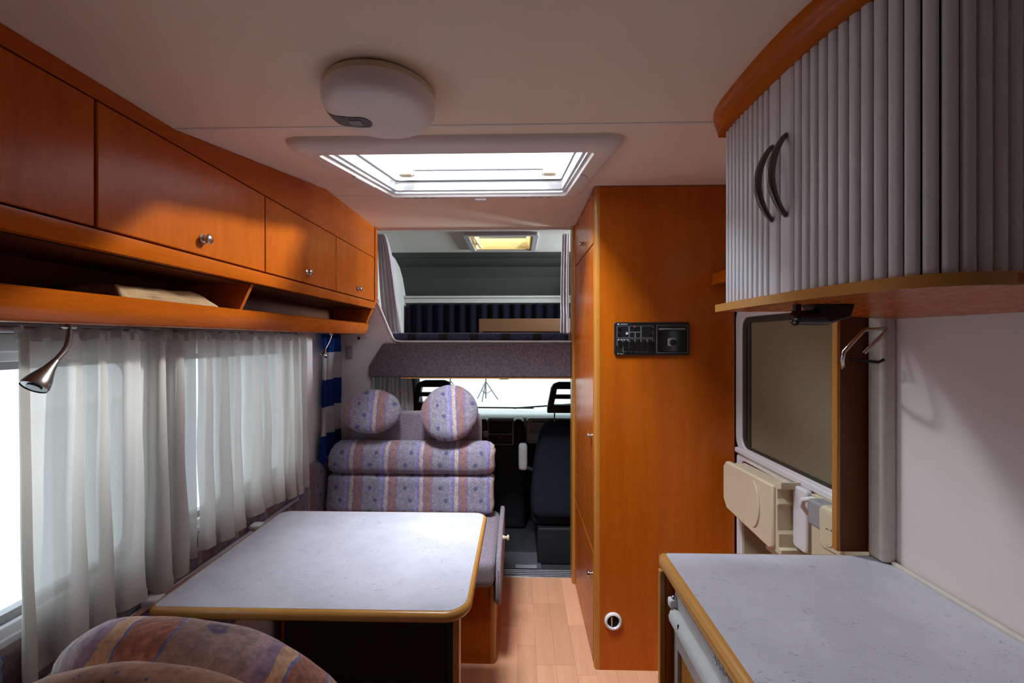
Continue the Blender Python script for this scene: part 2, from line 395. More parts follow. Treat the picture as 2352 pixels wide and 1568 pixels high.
struct(ibox(-0.85, 0.32, 2.585, 2.60, Z1 - .012, Z1 + .03).build('trim_4', 'white_plastic', bevel=.003), 'pale edge strip where the ceiling meets the alcove', 'edge strip')

# left wall with two window openings
WZ0, WZ1 = 0.80, 1.385
wins = [(0.56, 1.245), (1.345, 2.06)]
mb = MB(); mb.box(XL - .04, XL, YB, 2.60, -.06, WZ0); mb.box(XL - .04, XL, YB, 2.60, WZ1, 2.12)
ys = [YB] + [q for w_ in wins for q in w_] + [2.60]
for i in range(0, len(ys), 2): mb.box(XL - .04, XL, ys[i], ys[i + 1], WZ0, WZ1)
struct(mb.build('wall_left', 'wall'), 'white side wall behind the net curtains', 'wall')
for i, (a, b) in enumerate(wins):
    r = sroot('window_%d' % (i + 1), ['bright acrylic side window behind the near net curtain', 'bright acrylic side window behind the far net curtain'][i], 'window', (XL, (a + b) / 2, WZ0))
    fr = MB(); ring_prism(fr, rrect(a - .035, b + .035, WZ0 - .035, WZ1 + .03, .05), rrect(a + .012, b - .012, WZ0 + .012, WZ1 - .012, .05), XL - .002, XL + .012, 'X')
    fr.build('frame', 'white_plastic', r, bevel=.003)
    fr = MB(); ring_prism(fr, rrect(a + .004, b - .004, WZ0 + .004, WZ1 - .004, .05), rrect(a + .03, b - .03, WZ0 + .03, WZ1 - .03, .04), XL - .03, XL - .006, 'X')
    fr.build('sash', 'mid_grey', r)
    ibox(XL - .026, XL - .022, a + .01, b - .01, WZ0 + .01, WZ1 - .01).build('pane', 'acrylic', r)
    ibox(XL - .0, XL + .02, a - .02, b + .02, WZ1 + .008, WZ1 + .05).build('blind_cassette', 'white_plastic', r, bevel=.004)
    ibox(XL - .0, XL + .018, a - .02, b + .02, WZ0 - .034, WZ0 - .012).build('sill_strip', 'white_plastic', r, bevel=.003)

# right-hand walls
mb = MB(); mb.box(XR, XR + .06, YB, 1.085, -.06, 2.0)
struct(mb.build('wall_right', 'wall_kitchen'), 'plain pale wall above the kitchen worktop', 'wall')
mb = MB(); mb.box(0.965, 1.0, 1.085, 2.64, -.06, 2.12)
struct(mb.build('wall_right', 'wall'), 'outer wall around the entrance door', 'wall')
# unseen rear wall: dark wood set close behind the viewer to absorb light
struct(ibox(XL - .04, 0.98, YB - .04, YB, -.06, 2.0).build('wall_back', 'wood_dark'), 'unseen dark wooden rear wall set close to absorb light', 'wall')

# partition pillar at the end of the dinette, with the opening into the alcove cut in its edge
def arc(cx, cz, r, a0, a1, n=6): return [(cx + r * math.cos(math.radians(a0 + (a1 - a0) * k / n)), cz + r * math.sin(math.radians(a0 + (a1 - a0) * k / n))) for k in range(n + 1)]
pil = [(XL, 0.0), (-0.892, 0.0), (-0.892, 1.198), (-0.70, 1.198), (-0.70, 1.405)] + [(-.735, 1.408), (-.755, 1.425), (-.772, 1.46), (-.845, 1.63)] + [(-.86, 1.67), (-.86, Z1), (XL, Z1)]
struct(MB().prism(pil, 2.60, 2.64, 'Y').build('wall_front', 'wall'), 'white partition pillar between dinette and cab', 'wall')
edge_pts = [(-.845, 2.597, 1.64), (-.772, 2.597, 1.463), (-.755, 2.597, 1.427), (-.735, 2.597, 1.412), (-.70, 2.597, 1.408), (0.322, 2.597, 1.408)]
struct(MB().tube(edge_pts, .0075, 8).build('trim_5', 'white_plastic', smooth=True), 'white piping along the edge of the alcove opening', 'piping')

# ------------------------------------------------------------------ alcove and cab shell
AX0, AX1 = -1.06, 0.95
AZ = 2.135
mb = MB()
mb.box(AX0, -.36, 2.60, 3.55, AZ, AZ + .03); mb.box(.12, AX1, 2.60, 3.55, AZ, AZ + .03); mb.box(-.36, .12, 2.60, 2.90, AZ, AZ + .03); mb.box(-.36, .12, 3.42, 3.55, AZ, AZ + .03)
mb.box(-.85, .95, 2.60, 2.615, Z1 + .01, AZ + .03)
struct(mb.build('ceiling', 'alcove'), 'pale alcove ceiling around the small roof hatch', 'ceiling')
nose = [(3.55, AZ), (3.72, AZ - .02), (3.86, AZ - .07), (3.96, AZ - .15), (4.03, AZ - .25), (4.06, 1.84)]
mb = MB()
for i in range(len(nose) - 1):
    a, b = nose[i], nose[i + 1]; mb.prism([a, b, (b[0] + .04, b[1] + .02), (a[0] + .02, a[1] + .04)], AX0, AX1, 'X')
mb.box(AX0, AX1, 4.06, 4.10, 1.24, 1.86)
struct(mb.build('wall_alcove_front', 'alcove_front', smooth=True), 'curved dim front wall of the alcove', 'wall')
struct(ibox(AX0 - .03, AX0, 2.62, 4.10, 1.24, 2.16).build('wall_alcove_left', 'alcove'), 'side wall of the sleeping alcove', 'wall')
mb = MB(); mb.box(AX1, AX1 + .03, 2.62, 2.95, 1.24, 2.16); mb.box(AX1, AX1 + .03, 3.5, 4.10, 1.24, 2.16); mb.box(AX1, AX1 + .03, 2.95, 3.5, 1.24, 1.65); mb.box(AX1, AX1 + .03, 2.95, 3.5, 2.0, 2.16)
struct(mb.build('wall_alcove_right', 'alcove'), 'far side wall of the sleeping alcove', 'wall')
led = ibox(AX0, AX1, 3.99, 4.06, 1.805, 1.825); led.box(AX0, AX1, 4.02, 4.06, 1.76, 1.805)
struct(led.build('trim_6', 'alcove', bevel=.004), 'ledge running across the alcove front wall', 'ledge')
aw = sroot('window_4', 'unseen alcove side window added to let fill light in', 'window', (AX1, 3.22, 1.65)); ibox(AX1 + .012, AX1 + .016, 2.94, 3.51, 1.64, 2.01).build('pane', 'acrylic', aw)  # unseen opening, added so the fill lamp reaches the alcove
fr = MB(); ring_prism(fr, rrect(2.92, 3.53, 1.62, 2.03, .04), rrect(2.96, 3.49, 1.66, 1.99, .04), AX1 - .01, AX1 + .002, 'X'); fr.build('frame', 'white_plastic', aw)  # frame of the added, unseen alcove side window
# alcove floor board
struct(ibox(AX0, AX1, 2.66, 4.10, 1.20, 1.24).build('floor', 'cab_dark'), 'bed board of the alcove above the cab', 'bed board')
# cab shell
mb = MB(); mb.box(AX0 - .03, AX0, 2.64, 4.6, -.3, 1.22); mb.box(AX1, AX1 + .03, 2.64, 4.6, -.3, 1.22)
struct(mb.build('wall_cab', 'cab_dark'), 'dark side walls of the driving cab', 'wall')
struct(ibox(AX0, AX1, 2.68, 4.6, -.12, -.06).build('floor', 'cab_floor'), 'dark floor of the driving cab', 'floor')
ws = sroot('window_3', 'windscreen with the white studio behind it', 'window', (0, 4.4, .66))
MB().add([(AX0, 4.50, .64), (AX1, 4.50, .64), (AX1, 4.02, 1.24), (AX0, 4.02, 1.24), (AX0, 4.506, .64), (AX1, 4.506, .64), (AX1, 4.026, 1.24), (AX0, 4.026, 1.24)],
         [(0, 1, 2, 3), (7, 6, 5, 4), (0, 4, 5, 1), (1, 5, 6, 2), (2, 6, 7, 3), (3, 7, 4, 0)]).build('pane', 'glass', ws)
for sgn, xx in ((1, AX0 + .04), (-1, AX1 - .04)):
    MB().tube([(xx, 4.50, .62), (xx + sgn * .03, 4.02, 1.24)], .05, 8).build('pillar', 'cab_dark', ws, smooth=True)
# studio outside
struct(ibox(-14, 14, -8, 17, -.68, -.62).build('ground', 'studio_white'), 'white studio floor outside the windscreen', 'ground')
mb = MB(); mb.box(-14, 14, 16.4, 16.6, -.62, 6.0)
struct(mb.build('wall_studio', 'studio_white'), 'white studio wall beyond the windscreen', 'wall')

# ================================================================== LEFT OVERHEAD CABINET
XC = -0.845
oc = thing('overhead_cabinet', 'long cherry-wood overhead cabinet with open shelf above the net curtains', 'cabinet', (-0.97, 1.2, 1.452))
CY0, CY1 = -0.55, 2.575
# carcass (behind the doors)
mb = MB(); mb.box(XC - .022, XC - .016, CY0, CY1, 1.60, 1.93); mb.build('carcass', 'dark_gap', oc)
splits = [-.30, .272, .85, 1.433, 1.998, 2.533]
knob_y = [None, None, None, 1.144, 1.715, 2.276]
for i in range(len(splits) - 1):
    a, b = splits[i], splits[i + 1]
    d = ibox(XC - .016, XC, a + .0028, b - .0028, 1.646, 1.899).build('door', 'wood_v', oc, bevel=.0025)
    ky = b - .29 if i < 2 else (a + b) / 2 + .003
    if i == 1: ky = .45
    k = MB().lathe([(.0135, 0), (.0135, .004), (.010, .006), (.0075, .009), (.0075, .012), (.0125, .015), (.0135, .019), (.0115, .0225), (.006, .0245), (.001, .025)], (XC - .001, ky, 1.689), 'X', 24)
    k.build('knob', 'chrome', d, smooth=True)
# upper filler panel following the ceiling
up = [(CY0, 1.904), (CY1 - .03, 1.904)] + [(y, ceil_z(y) - .001) for y in (CY1 - .03, YS2, YS1, CY0)]
MB().prism(up, XC - .016, XC - .004, 'X').build('filler_panel', 'wood_h', oc)
# lip under the doors
MB().prism([(XC, 1.641), (XC + .001, 1.628), (XC - .004, 1.603), (XC - .022, 1.600), (XC - .030, 1.641)], CY0, CY1 - .03, 'Y').build('face_rail', 'wood_h', oc, smooth=True)
# lower rail and shelf board
MB().prism([(-.890, 1.517), (-.884, 1.512), (-.886, 1.492), (-.900, 1.458), (-.908, 1.452), (-.928, 1.452), (-.912, 1.517)], CY0, CY1 - .03, 'Y').build('shelf_rail', 'wood_h', oc, smooth=True)
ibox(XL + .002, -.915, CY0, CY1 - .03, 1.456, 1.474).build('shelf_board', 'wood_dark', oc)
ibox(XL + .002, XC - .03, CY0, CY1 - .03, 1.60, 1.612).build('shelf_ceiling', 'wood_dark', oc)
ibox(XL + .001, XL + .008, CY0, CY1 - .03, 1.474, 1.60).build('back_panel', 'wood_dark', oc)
for yy in (0.25, 1.395):
    MB().prism([(-1.09, 1.475), (-.905, 1.475), (-.905, 1.515), (-.865, 1.60), (-1.09, 1.60)], yy - .007, yy + .007, 'Y').build('divider', 'wood_v', oc)
MB().prism([(XL + .002, 1.452), (-.925, 1.452), (-.912, 1.457), (-.893, 1.53), (-.851, 1.632), (-.842, 1.66), (-.842, Z1 - .002), (XL + .002, Z1 - .002)], CY1 - .03, CY1 + .005, 'Y').build('end_panel', 'wood_v', oc, bevel=.003)

# parcel on the shelf
def crumple(p, u):
    p = Vector(p); q = noise.noise_vector(p * 14.0) * .008 + noise.noise_vector(p * 42.0) * .004
    if p.y > 1.26: p.z -= (p.y - 1.26) * .28 * max(0, (p.z - 1.48) / .06)
    p = p + q; p.z = max(p.z, 1.4755); return p
tag(MB().rbox(-1.07, -.928, .99, 1.335, 1.4755, 1.552, .012, 14, crumple).build('paper_parcel', 'kraft', smooth=False), 'crumpled brown paper parcel lying on the open shelf', 'parcel')

# ================================================================== NET CURTAINS
def net_curtain(name, y0, y1, folds, seed, label, zb0, zb1, hem=False, lean=0.0):
    rnd = random.Random(seed); ph = [rnd.random() * 6.28 for _ in range(6)]
    t = thing(name, label, 'curtain', (-1.04, (y0 + y1) / 2, .71), 'net curtains at the side windows')
    def fold(u, v):
        k = u * folds * 2 * PI; amp = .014 + .014 * v
        w_ = math.sin(k + 1.1 * math.sin(k * .37 + ph[0]) + .5 * v * math.sin(ph[1] + 3 * u)) * amp
        w_ += math.sin(2.3 * k + ph[2]) * .004 * (1 - v * .4) + noise.noise(Vector((u * 9 + seed, v * 3, 0))) * .012 * v
        return w_
    def fn(u, v):
        kk = u * folds * 2 * PI + 1.1 * math.sin(u * folds * 2 * PI * .37 + ph[0]); y = y0 + (y1 - y0) * u - (.006 + .009 * v) * math.sin(2 * kk) * min(1, 12 * u, 12 * (1 - u))
        zb = zb0 + (zb1 - zb0) * u + .012 * math.sin(u * 9 + ph[4])
        z = 1.435 + (zb - 1.435) * v
        return (-1.035 + fold(u, v), y, z)
    MB().sheet(fn, folds * 18, 44).build('cloth', 'net_curtain', t, smooth=True)
    def rf(u, v):
        k = u * folds * 2 * PI * 2.6
        return (-1.030 + math.sin(k) * .010 + math.sin(k * 1.7 + ph[5]) * .005, y0 + (y1 - y0) * u, 1.446 - .026 * v + .004 * math.sin(k * .6))
    MB().sheet(rf, folds * 24, 4).build('heading', 'net_curtain', t, smooth=True)
    if hem:
        def hm(u, v):
            p = fn(u * .045, v); return (p[0] + .003, p[1], p[2])
        MB().sheet(hm, 6, 44).build('side_hem', 'hem_curtain', t, smooth=True)
    def bh(u, v):
        p = fn(u, .955 + .043 * v); return (p[0] + .002, p[1], p[2])
    MB().sheet(bh, folds * 18, 2).build('bottom_hem', 'net_curtain', t, smooth=True)
    return t
net_curtain('net_curtain', .862, 1.362, 6, 3, 'sheer white net curtain hanging nearest the viewer, behind the larger gooseneck lamp', .695, .722, True)
net_curtain('net_curtain', 1.375, 2.082, 8, 11, 'sheer white net curtain hanging beside the blue striped curtain', .742, .712)
cr = thing('curtain_rail', 'white curtain rail under the overhead cabinet', 'rail', (-1.04, 1.2, 1.44))
MB().tube([(-1.045, .45, 1.441), (-1.045, 2.11, 1.441)], .007, 8).build('rod', 'white_plastic', cr, smooth=True)
for yy in (0.52, 1.369, 2.10):
    ibox(XL, -1.030, yy - .006, yy + .006, 1.415, 1.451).build('bracket', 'cream_plastic', cr, bevel=.002)

# ================================================================== STRIPED SIDE CURTAIN AND PILLAR FITTINGS
def stc(u, v):
    y = 2.31 + .27 * u; z = 1.450 - .70 * v
    return (-1.060 + .015 * math.sin(u * 17 + .8 * math.sin(v * 4)) + .006 * math.sin(u * 41 + v * 3), y + .012 * math.sin(v * 5 + u * 7), z)
sc_ob = MB().sheet(stc, 70, 40); so = sc_ob.build('striped_curtain', 'striped_curtain', None, smooth=True)
tag(so, 'blue and grey block-striped curtain bunched beside the bench back', 'curtain')
sw = thing('light_switch', 'small grey switch plate on the white pillar', 'switch', (-1.015, 2.598, 1.34))
ibox(-1.035, -.998, 2.588, 2.600, 1.305, 1.378).build('plate', 'mid_grey', sw, bevel=.003)
ibox(-1.029, -1.004, 2.584, 2.588, 1.318, 1.364).build('rocker', 'print_grey', sw, bevel=.002)
stk = thing('sticker', 'tiny notice sticker with red ring on the pillar', 'sticker', (-.95, 2.599, 1.43))
MB().lathe([(.0100, 0), (.0100, .0006), (.0065, .0006), (.0065, 0)], (-.962, 2.5988, 1.429), 'Y', 20).build('red_ring', 'red', stk)
for k in range(3): ibox(-.945, -.905 - .008 * k, 2.5990, 2.5996, 1.4345 - k * .006, 1.4365 - k * .006).build('text_line', 'mid_grey', stk)
ibox(-.975, -.89, 2.5996, 2.60, 1.414, 1.444).build('paper', 'wall', stk)

# ================================================================== GOOSENECK READING LAMPS
def gooseneck(label, base, path, dirv, s):
    t = thing('gooseneck_lamp', label, 'lamp', base, 'gooseneck reading lamps')
    MB().lathe([(.014 * s, 0), (.014 * s, -.006), (.008 * s, -.010)], base, 'Z', 20).build('rosette', 'brushed', t, smooth=True)
    P = [Vector(p) for p in path]; pts = []
    for i in range(len(P) - 1):
        p0 = P[max(i - 1, 0)]; p1 = P[i]; p2 = P[i + 1]; p3 = P[min(i + 2, len(P) - 1)]
        for k in range(10):
            u = k / 10; pts.append(0.5 * ((2 * p1) + (-p0 + p2) * u + (2 * p0 - 5 * p1 + 4 * p2 - p3) * u * u + (-p0 + 3 * p1 - 3 * p2 + p3) * u ** 3))
    pts.append(P[-1]); rr = [(.0052 + (.0006 if i % 2 else 0)) * s for i in range(len(pts))]
    MB().tube(pts, rr, 10).build('neck', 'brushed', t, smooth=True)
    e = P[-1]; d = Vector(dirv).normalized(); prof = [(-.004, .006), (.004, .0075), (.016, .010), (.030, .015), (.044, .020), (.056, .0225), (.060, .0215)]
    MB().tube([e + d * a * s for a, r in prof], [r * s for a, r in prof], 24, cap=False).build('head', 'brushed', t, smooth=True)
    MB().tube([e + d * .050 * s, e + d * .0585 * s], [.0205 * s, .0205 * s], 24).build('lens', 'black_gloss', t)
    MB().tube([e + d * .0575 * s, e + d * .061 * s], [.012 * s, .012 * s], 16).build('bulb_cover', 'mid_grey', t)
gooseneck('brushed gooseneck reading lamp in front of the near net curtain', (-.93, .878, 1.452), [(-.93, .878, 1.452), (-.93, .879, 1.43), (-.93, .872, 1.402), (-.93, .850, 1.375)], (0, -.62, -.76), 1.0)
gooseneck('small bright gooseneck lamp beside the blue striped curtain', (-.955, 2.20, 1.452), [(-.955, 2.20, 1.452), (-.955, 2.19, 1.43), (-.957, 2.165, 1.40), (-.96, 2.14, 1.375)], (0, -.45, -.89), .72)

# ================================================================== CEILING LAMP
lc = (-.290, .905)
la = thing('ceiling_lamp', 'round white ceiling lamp with grey switch insert', 'lamp', (*lc, Z0))
MB().lathe([(.100, Z0), (.112, Z0 - .004), (.114, Z0 - .010), (.113, Z0 - .016)], (*lc, 0), 'Z', 56).build('base_ring', 'beige_plastic', la, smooth=True)
MB().lathe([(.1125, Z0 - .015), (.1150, Z0 - .019), (.1155, Z0 - .026), (.1140, Z0 - .036), (.110, Z0 - .045), (.102, Z0 - .0525), (.090, Z0 - .057), (.060, Z0 - .0605), (.025, Z0 - .0615), (.001, Z0 - .062)], (*lc, 0), 'Z', 64).build('cover', 'lamp_plastic', la, smooth=True)
# switch insert: a tongue let into the lower left rim
def dome_z(r):
    prof = [(0.0, .062), (.025, .0615), (.060, .0605), (.090, .057), (.102, .0525), (.110, .045), (.114, .036), (.1155, .026)]
    return Z0 - lerp(prof, min(r, .1154))[0]
ins = rrect(-.105, -.012, -.012, .026, [.018, .002, .002, .014], 6)
def onlamp(x, y, h):
    ca, sa = math.cos(.0), math.sin(.0)
    X_ = x * ca - y * sa; Y_ = x * sa + y * ca; r = math.hypot(X_, Y_)
    return (lc[0] + X_, lc[1] + Y_, dome_z(r) - h)
def insert(x0, x1, y0, y1, h, nx=14, ny=8, rad=.018):
    def fn(u, v):
        x = x0 + (x1 - x0) * u; yy = y0 + (y1 - y0) * v
        over = max(0, x - (x1 - rad)); cut = rad - math.sqrt(max(0, rad * rad - over * over))
        mid = (y0 + y1) / 2; half = (y1 - y0) / 2 - cut * .85; yy = mid + (yy - mid) * half / ((y1 - y0) / 2)
        return onlamp(x, yy + .006, h)
    return MB().sheet(fn, nx, ny)
insert(-.112, -.020, -.021, .021, .0016).build('switch_insert', 'grey_plastic', la, smooth=True)
insert(-.066, -.040, -.011, .011, .0030, 6, 5, .002).build('rocker', 'print_grey', la, smooth=True)

# ================================================================== ROOF HATCH (main)
rh = thing('roof_hatch', 'large white framed roof hatch in the ceiling', 'roof hatch', (-.17, 1.55, ceil_z(1.55)))
OX0, OX1, OY0, OY1 = -.635, .285, 1.125, 1.985
def ramp_pt(x, y, d): return (x, y, Z0 + (Z1 - Z0) * (y - YS1) / (YS2 - YS1) - d - max(0, (y - YS2)) * .17)
def frame_loops(loops):
    """each loop: (x0,x1,y0,y1,r,depth below ceiling plane)"""
    v = []; f = []; n = 0
    for (x0, x1, y0, y1, r, d) in loops:
        L = rrect(x0, x1, y0, y1, r, 6); n = len(L); v += [ramp_pt(px, py, d) for px, py in L]
    for i in range(len(loops) - 1):
        for k in range(n): f.append((i * n + k, i * n + (k + 1) % n, (i + 1) * n + (k + 1) % n, (i + 1) * n + k))
    return MB().add(v, f)
e = .004
frame_loops([(OX0, OX1, OY0, OY1, .06, -.004), (OX0 + .002, OX1 - .002, OY0 + .002, OY1 - .002, .058, .010), (OX0 + .014, OX1 - .014, OY0 + .014, OY1 - .014, .05, .024), (OX0 + .03, OX1 - .03, OY0 + .03, OY1 - .03, .042, .030),
             (OX0 + .075, OX1 - .075, OY0 + .070, OY1 - .060, .022, .032), (OX0 + .078, OX1 - .078, OY0 + .073, OY1 - .063, .020, .026), (OX0 + .078, OX1 - .078, OY0 + .073, OY1 - .063, .020, -.05)]).build('inner_frame', 'lamp_plastic', rh, smooth=True)
IX0, IX1, IY0, IY1 = OX0 + .078, OX1 - .078, OY0 + .073, OY1 - .063
frame_loops([(IX0, IX1, IY0, IY1, .02, .020), (IX0 + .010, IX1 - .010, IY0 + .010, IY1 - .010, .018, .020), (IX0 + .010, IX1 - .010, IY0 + .010, IY1 - .010, .018, .012)]).build('blind_track', 'alu', rh)
frame_loops([(IX0 + .006, IX1 - .006, IY0 + .006, IY1 - .006, .018, .010), (IX0 + .018, IX1 - .018, IY0 + .018, IY1 - .018, .018, .008), (IX0 + .020, IX1 - .020, IY0 + .020, IY1 - .020, .018, -.030), (IX0 + .004, IX1 - .004, IY0 + .004, IY1 - .004, .018, -.10)]).build('shaft', 'white_plastic', rh)
frame_loops([(IX0 + .020, IX1 - .020, IY0 + .020, IY1 - .020, .018, -.028), (IX0 + .024, IX1 - .024, IY0 + .024, IY1 - .024, .018, -.028), (IX0 + .024, IX1 - .024, IY0 + .024, IY1 - .024, .018, -.034)]).build('rubber_seal', 'black_plastic', rh)
# acrylic dome
def dome(u, v):
    x = IX0 - .03 + (IX1 - IX0 + .06) * u; y = IY0 - .03 + (IY1 - IY0 + .06) * v
    b = (1 - (2 * u - 1) ** 6) * (1 - (2 * v - 1) ** 6)
    p = ramp_pt(x, y, -.10 - .035 * b); return p
dm = MB().sheet(dome, 24, 24); do = dm.build('dome', 'acrylic', rh, smooth=True)
# handles, catches, latch
for sx in (0, 1):
    xx = IX0 + .075 if sx == 0 else IX1 - .075
    c = ramp_pt(xx, IY1 - .07, -.062)
    MB().rbox(c[0] - .028, c[0] + .028, c[1] - .018, c[1] + .018, c[2] - .020, c[2] + .014, .008, 5).build('catch', 'beige_plastic', rh, smooth=True)
    MB().tube([(c[0] - .032, c[1] + .018, c[2] - .004), (c[0] + .032, c[1] + .018, c[2] - .004)], .010, 10).build('catch_pivot', 'beige_plastic', rh, smooth=True)
    gx = IX0 - .002 if sx == 0 else IX1 + .002; sg = -1 if sx == 0 else 1
    gp = [ramp_pt(gx + sg * a, 1.58 + b, .030) for a, b in ((0, -.10), (.018, -.085), (.034, -.04), (.036, 0), (.032, .04), (.018, .085), (0, .10))]
    gv = gp + [(p[0], p[1], p[2] - .006) for p in gp]; m_ = len(gp)
    MB().add(gv, [tuple(range(m_)), tuple(range(m_, 2 * m_))[::-1]] + [(i, i + 1, m_ + i + 1, m_ + i) for i in range(m_ - 1)]).build('grip_lip', 'white_plastic', rh)
MB().tube([ramp_pt(IX0 + .06, IY1 - .045, -.075), ramp_pt(IX1 - .06, IY1 - .045, -.075)], .006, 8).build('cross_bar', 'mid_grey', rh, smooth=True)
c = ramp_pt(-.17, OY1 - .028, .032)
ibox(c[0] - .026, c[0] + .026, c[1] - .010, c[1] + .014, c[2] - .008, c[2] + .004).build('blind_catch', 'white_plastic', rh, bevel=.003)
for k in range(4):
    for bx in (-.56 + .05, .01):
        c0 = ramp_pt(bx + k * .038, IY1 + .012, .0325)
        ibox(c0[0], c0[0] + .024, c0[1], c0[1] + .005, c0[2] - .0012, c0[2] + .002).build('vent_slot', 'mid_grey', rh)

# ================================================================== WARDROBE
wd = thing('wardrobe', 'tall cherry-wood wardrobe with rounded corner beside the aisle', 'wardrobe', (.62, 2.25, 0))
WX, WY = .326, 1.883
ibox(WX + .022, .922, WY, WY + .016, 0.0, ceil_z(WY) - .003).build('front_panel', 'wood_v', wd)
MB().prism([(WX + .002, WY + .028), (WX + .002, WY + .012), (WX + .005, WY + .005), (WX + .012, WY), (WX + .024, WY - .0005), (WX + .024, WY + .028)], 0.0, ceil_z(WY) - .003, 'Z').build('corner_post', 'edge_v', wd, smooth=True)
ibox(WX + .012, WX + .02, WY + .02, 2.62, 0.0, Z1 - .003).build('side_carcass', 'dark_gap', wd)
def wdoor(z0, z1, ky, kz):
    d = ibox(WX, WX + .014, WY + .030, 2.535, z0, z1).build('door', 'wood_v', wd, bevel=.002)
    MB().lathe([(.012, 0), (.012, -.003), (.007, -.006), (.007, -.010), (.0115, -.013), (.0125, -.017), (.010, -.021), (.003, -.0225)], (WX + .001, ky, kz), 'X', 20).build('knob', 'chrome', d, smooth=True)
wdoor(1.842, 2.060, 2.198, 1.902); wdoor(.500, 1.836, 1.945, .993); wdoor(.012, .492, 1.945, .381)
ibox(WX + .001, WX + .013, WY + .03, 2.535, .493, .4985).build('door_edge_strip', 'edge', wd)
ibox(WX + .001, WX + .016, WY + .03, 2.535, 2.064, Z1 - .003).build('top_rail', 'wood_h', wd)
MB().prism([(WX - .004, 2.539), (WX - .012, 2.545), (WX - .014, 2.555), (WX - .014, 2.63), (WX + .02, 2.63), (WX + .02, 2.539)], 0.0, Z1 - .003, 'Z').build('end_stile', 'edge_v', wd, smooth=True)
ibox(.905, .922, WY + .016, 2.62, 0, Z1 - .003).build('back_panel', 'wood_v', wd)
ibox(WX + .02, .922, 2.61, 2.63, 0, Z1 - .003).build('rear_panel', 'wood_v', wd)

# control panel on the wardrobe
cp = thing('control_panel', 'black control panel with switches and socket on the wardrobe', 'control panel', (.57, WY, 1.354))
MB().prism(rrect(.410, .729, 1.354, 1.495, .008), WY - .008, WY, 'Y').build('face_plate', 'black_plastic', cp, bevel=.002)
yp = WY - .0085
def pbox(name, x0, x1, z0, z1, mat, d=.0012): return ibox(x0, x1, yp - d, yp + .001, z0, z1).build(name, mat, cp)
def pline(x0, x1, z0, z1): pbox('printed_line', x0, x1, z0, z1, 'print_grey', .0006)
LW = .0012
def prect(x0, x1, z0, z1):
    pline(x0, x1, z1 - LW, z1); pline(x0, x1, z0, z0 + LW); pline(x0, x0 + LW, z0, z1); pline(x1 - LW, x1, z0, z1)
prect(.421, .472, 1.428, 1.479); prect(.474, .523, 1.453, 1.479); prect(.474, .498, 1.428, 1.452); prect(.499, .523, 1.428, 1.452); prect(.524, .575, 1.428, 1.479)
prect(.421, .445, 1.396, 1.424); 
for i in range(5): prect(.446 + i * .0258, .471 + i * .0258, 1.367, 1.424)
for i, xx in enumerate((.423, .4485, .4745, .5005, .526, .552)):
    z0 = 1.399 if i == 0 else 1.372
    ibox(xx + .001, xx + .021, yp - .006, yp, z0 + (.001 if i != 1 else .026), 1.415).build('rocker_switch', 'black_gloss', cp, bevel=.002)
ibox(.4495, .4695, yp - .006, yp, 1.372, 1.392).build('rocker_switch', 'black_gloss', cp, bevel=.002)
for (xx, zz) in ((.431, 1.470), (.431, 1.444), (.567, 1.470), (.567, 1.444)):
    MB().lathe([(.006, 0), (.006, -.004), (.0045, -.005)], (xx, yp, zz), 'Y', 16).build('button', 'black_gloss', cp, smooth=True)
pbox('slide_switch', .459, .468, 1.442, 1.452, 'print_white', .004)
MB().lathe([(.0035, 0), (.0035, -.003), (.002, -.004)], (.497, yp, 1.4745), 'Y', 14).build('red_indicator', 'red', cp, smooth=True)
pbox('logo_badge', .4225, .432, 1.484, 1.489, 'print_white', .0006); pbox('lettering', .437, .466, 1.485, 1.488, 'print_white', .0006)
pbox('lettering', .4235, .428, 1.358, 1.363, 'print_grey', .0006); pbox('lettering', .432, .447, 1.358, 1.3605, 'print_grey', .0006)
for xx in (.425, .4365, .4500, .4620): pbox('symbol', xx, xx + .006, 1.418, 1.4215, 'print_white', .0006)
for i in range(4): pbox('symbol', .455 + i * .0258, .462 + i * .0258, 1.3685, 1.371, 'print_grey', .0008)
prect(.590, .722, 1.364, 1.482)
pbox('lettering', .600, .660, 1.463, 1.469, 'print_grey', .001); pbox('lettering', .662, .710, 1.463, 1.469, 'print_grey', .001)
MB().prism(rrect(.594, .716, 1.370, 1.458, .012), yp - .0016, yp, 'Y').build('regulator_face', 'black_gloss', cp)
MB().prism(rrect(.636, .671, 1.392, 1.427, .006), yp - .006, yp - .001, 'Y').build('knob_surround', 'mid_grey', cp, bevel=.0015)
MB().lathe([(.0135, 0), (.0135, -.010), (.011, -.012)], (.656, yp - .004, 1.409), 'Y', 24).build('regulator_knob', 'black_plastic', cp, smooth=True)

# warm-air outlet
vo = thing('air_outlet', 'round white heating outlet low on the wardrobe', 'air outlet', (.406, WY, .212))
MB().lathe([(.037, 0), (.0375, -.006), (.035, -.010), (.029, -.011), (.0255, -.008), (.0245, -.0005)], (.406, WY, .212), 'Y', 36).build('ring', 'white_plastic', vo, smooth=True)
MB().lathe([(.0252, -.0010), (.0250, -.0035), (.0005, -.0035)], (.406, WY, .212), 'Y', 30).build('bore', 'dark_gap', vo)
MB().prism(rrect(.397, .402, .192, .232, .002), WY - .007, WY - .003, 'Y').build('flap', 'chrome', vo)

# shelf above the entrance door
sh = thing('door_shelf', 'short cherry-wood shelf above the entrance door', 'shelf', (.88, 1.5, 1.655))
ibox(.826, .838, 1.13, WY - .001, 1.652, 1.703).build('front_edge', 'wood_h', sh, bevel=.003)
ibox(.838, .964, 1.13, WY - .001, 1.655, 1.670).build('board', 'wood_h', sh)

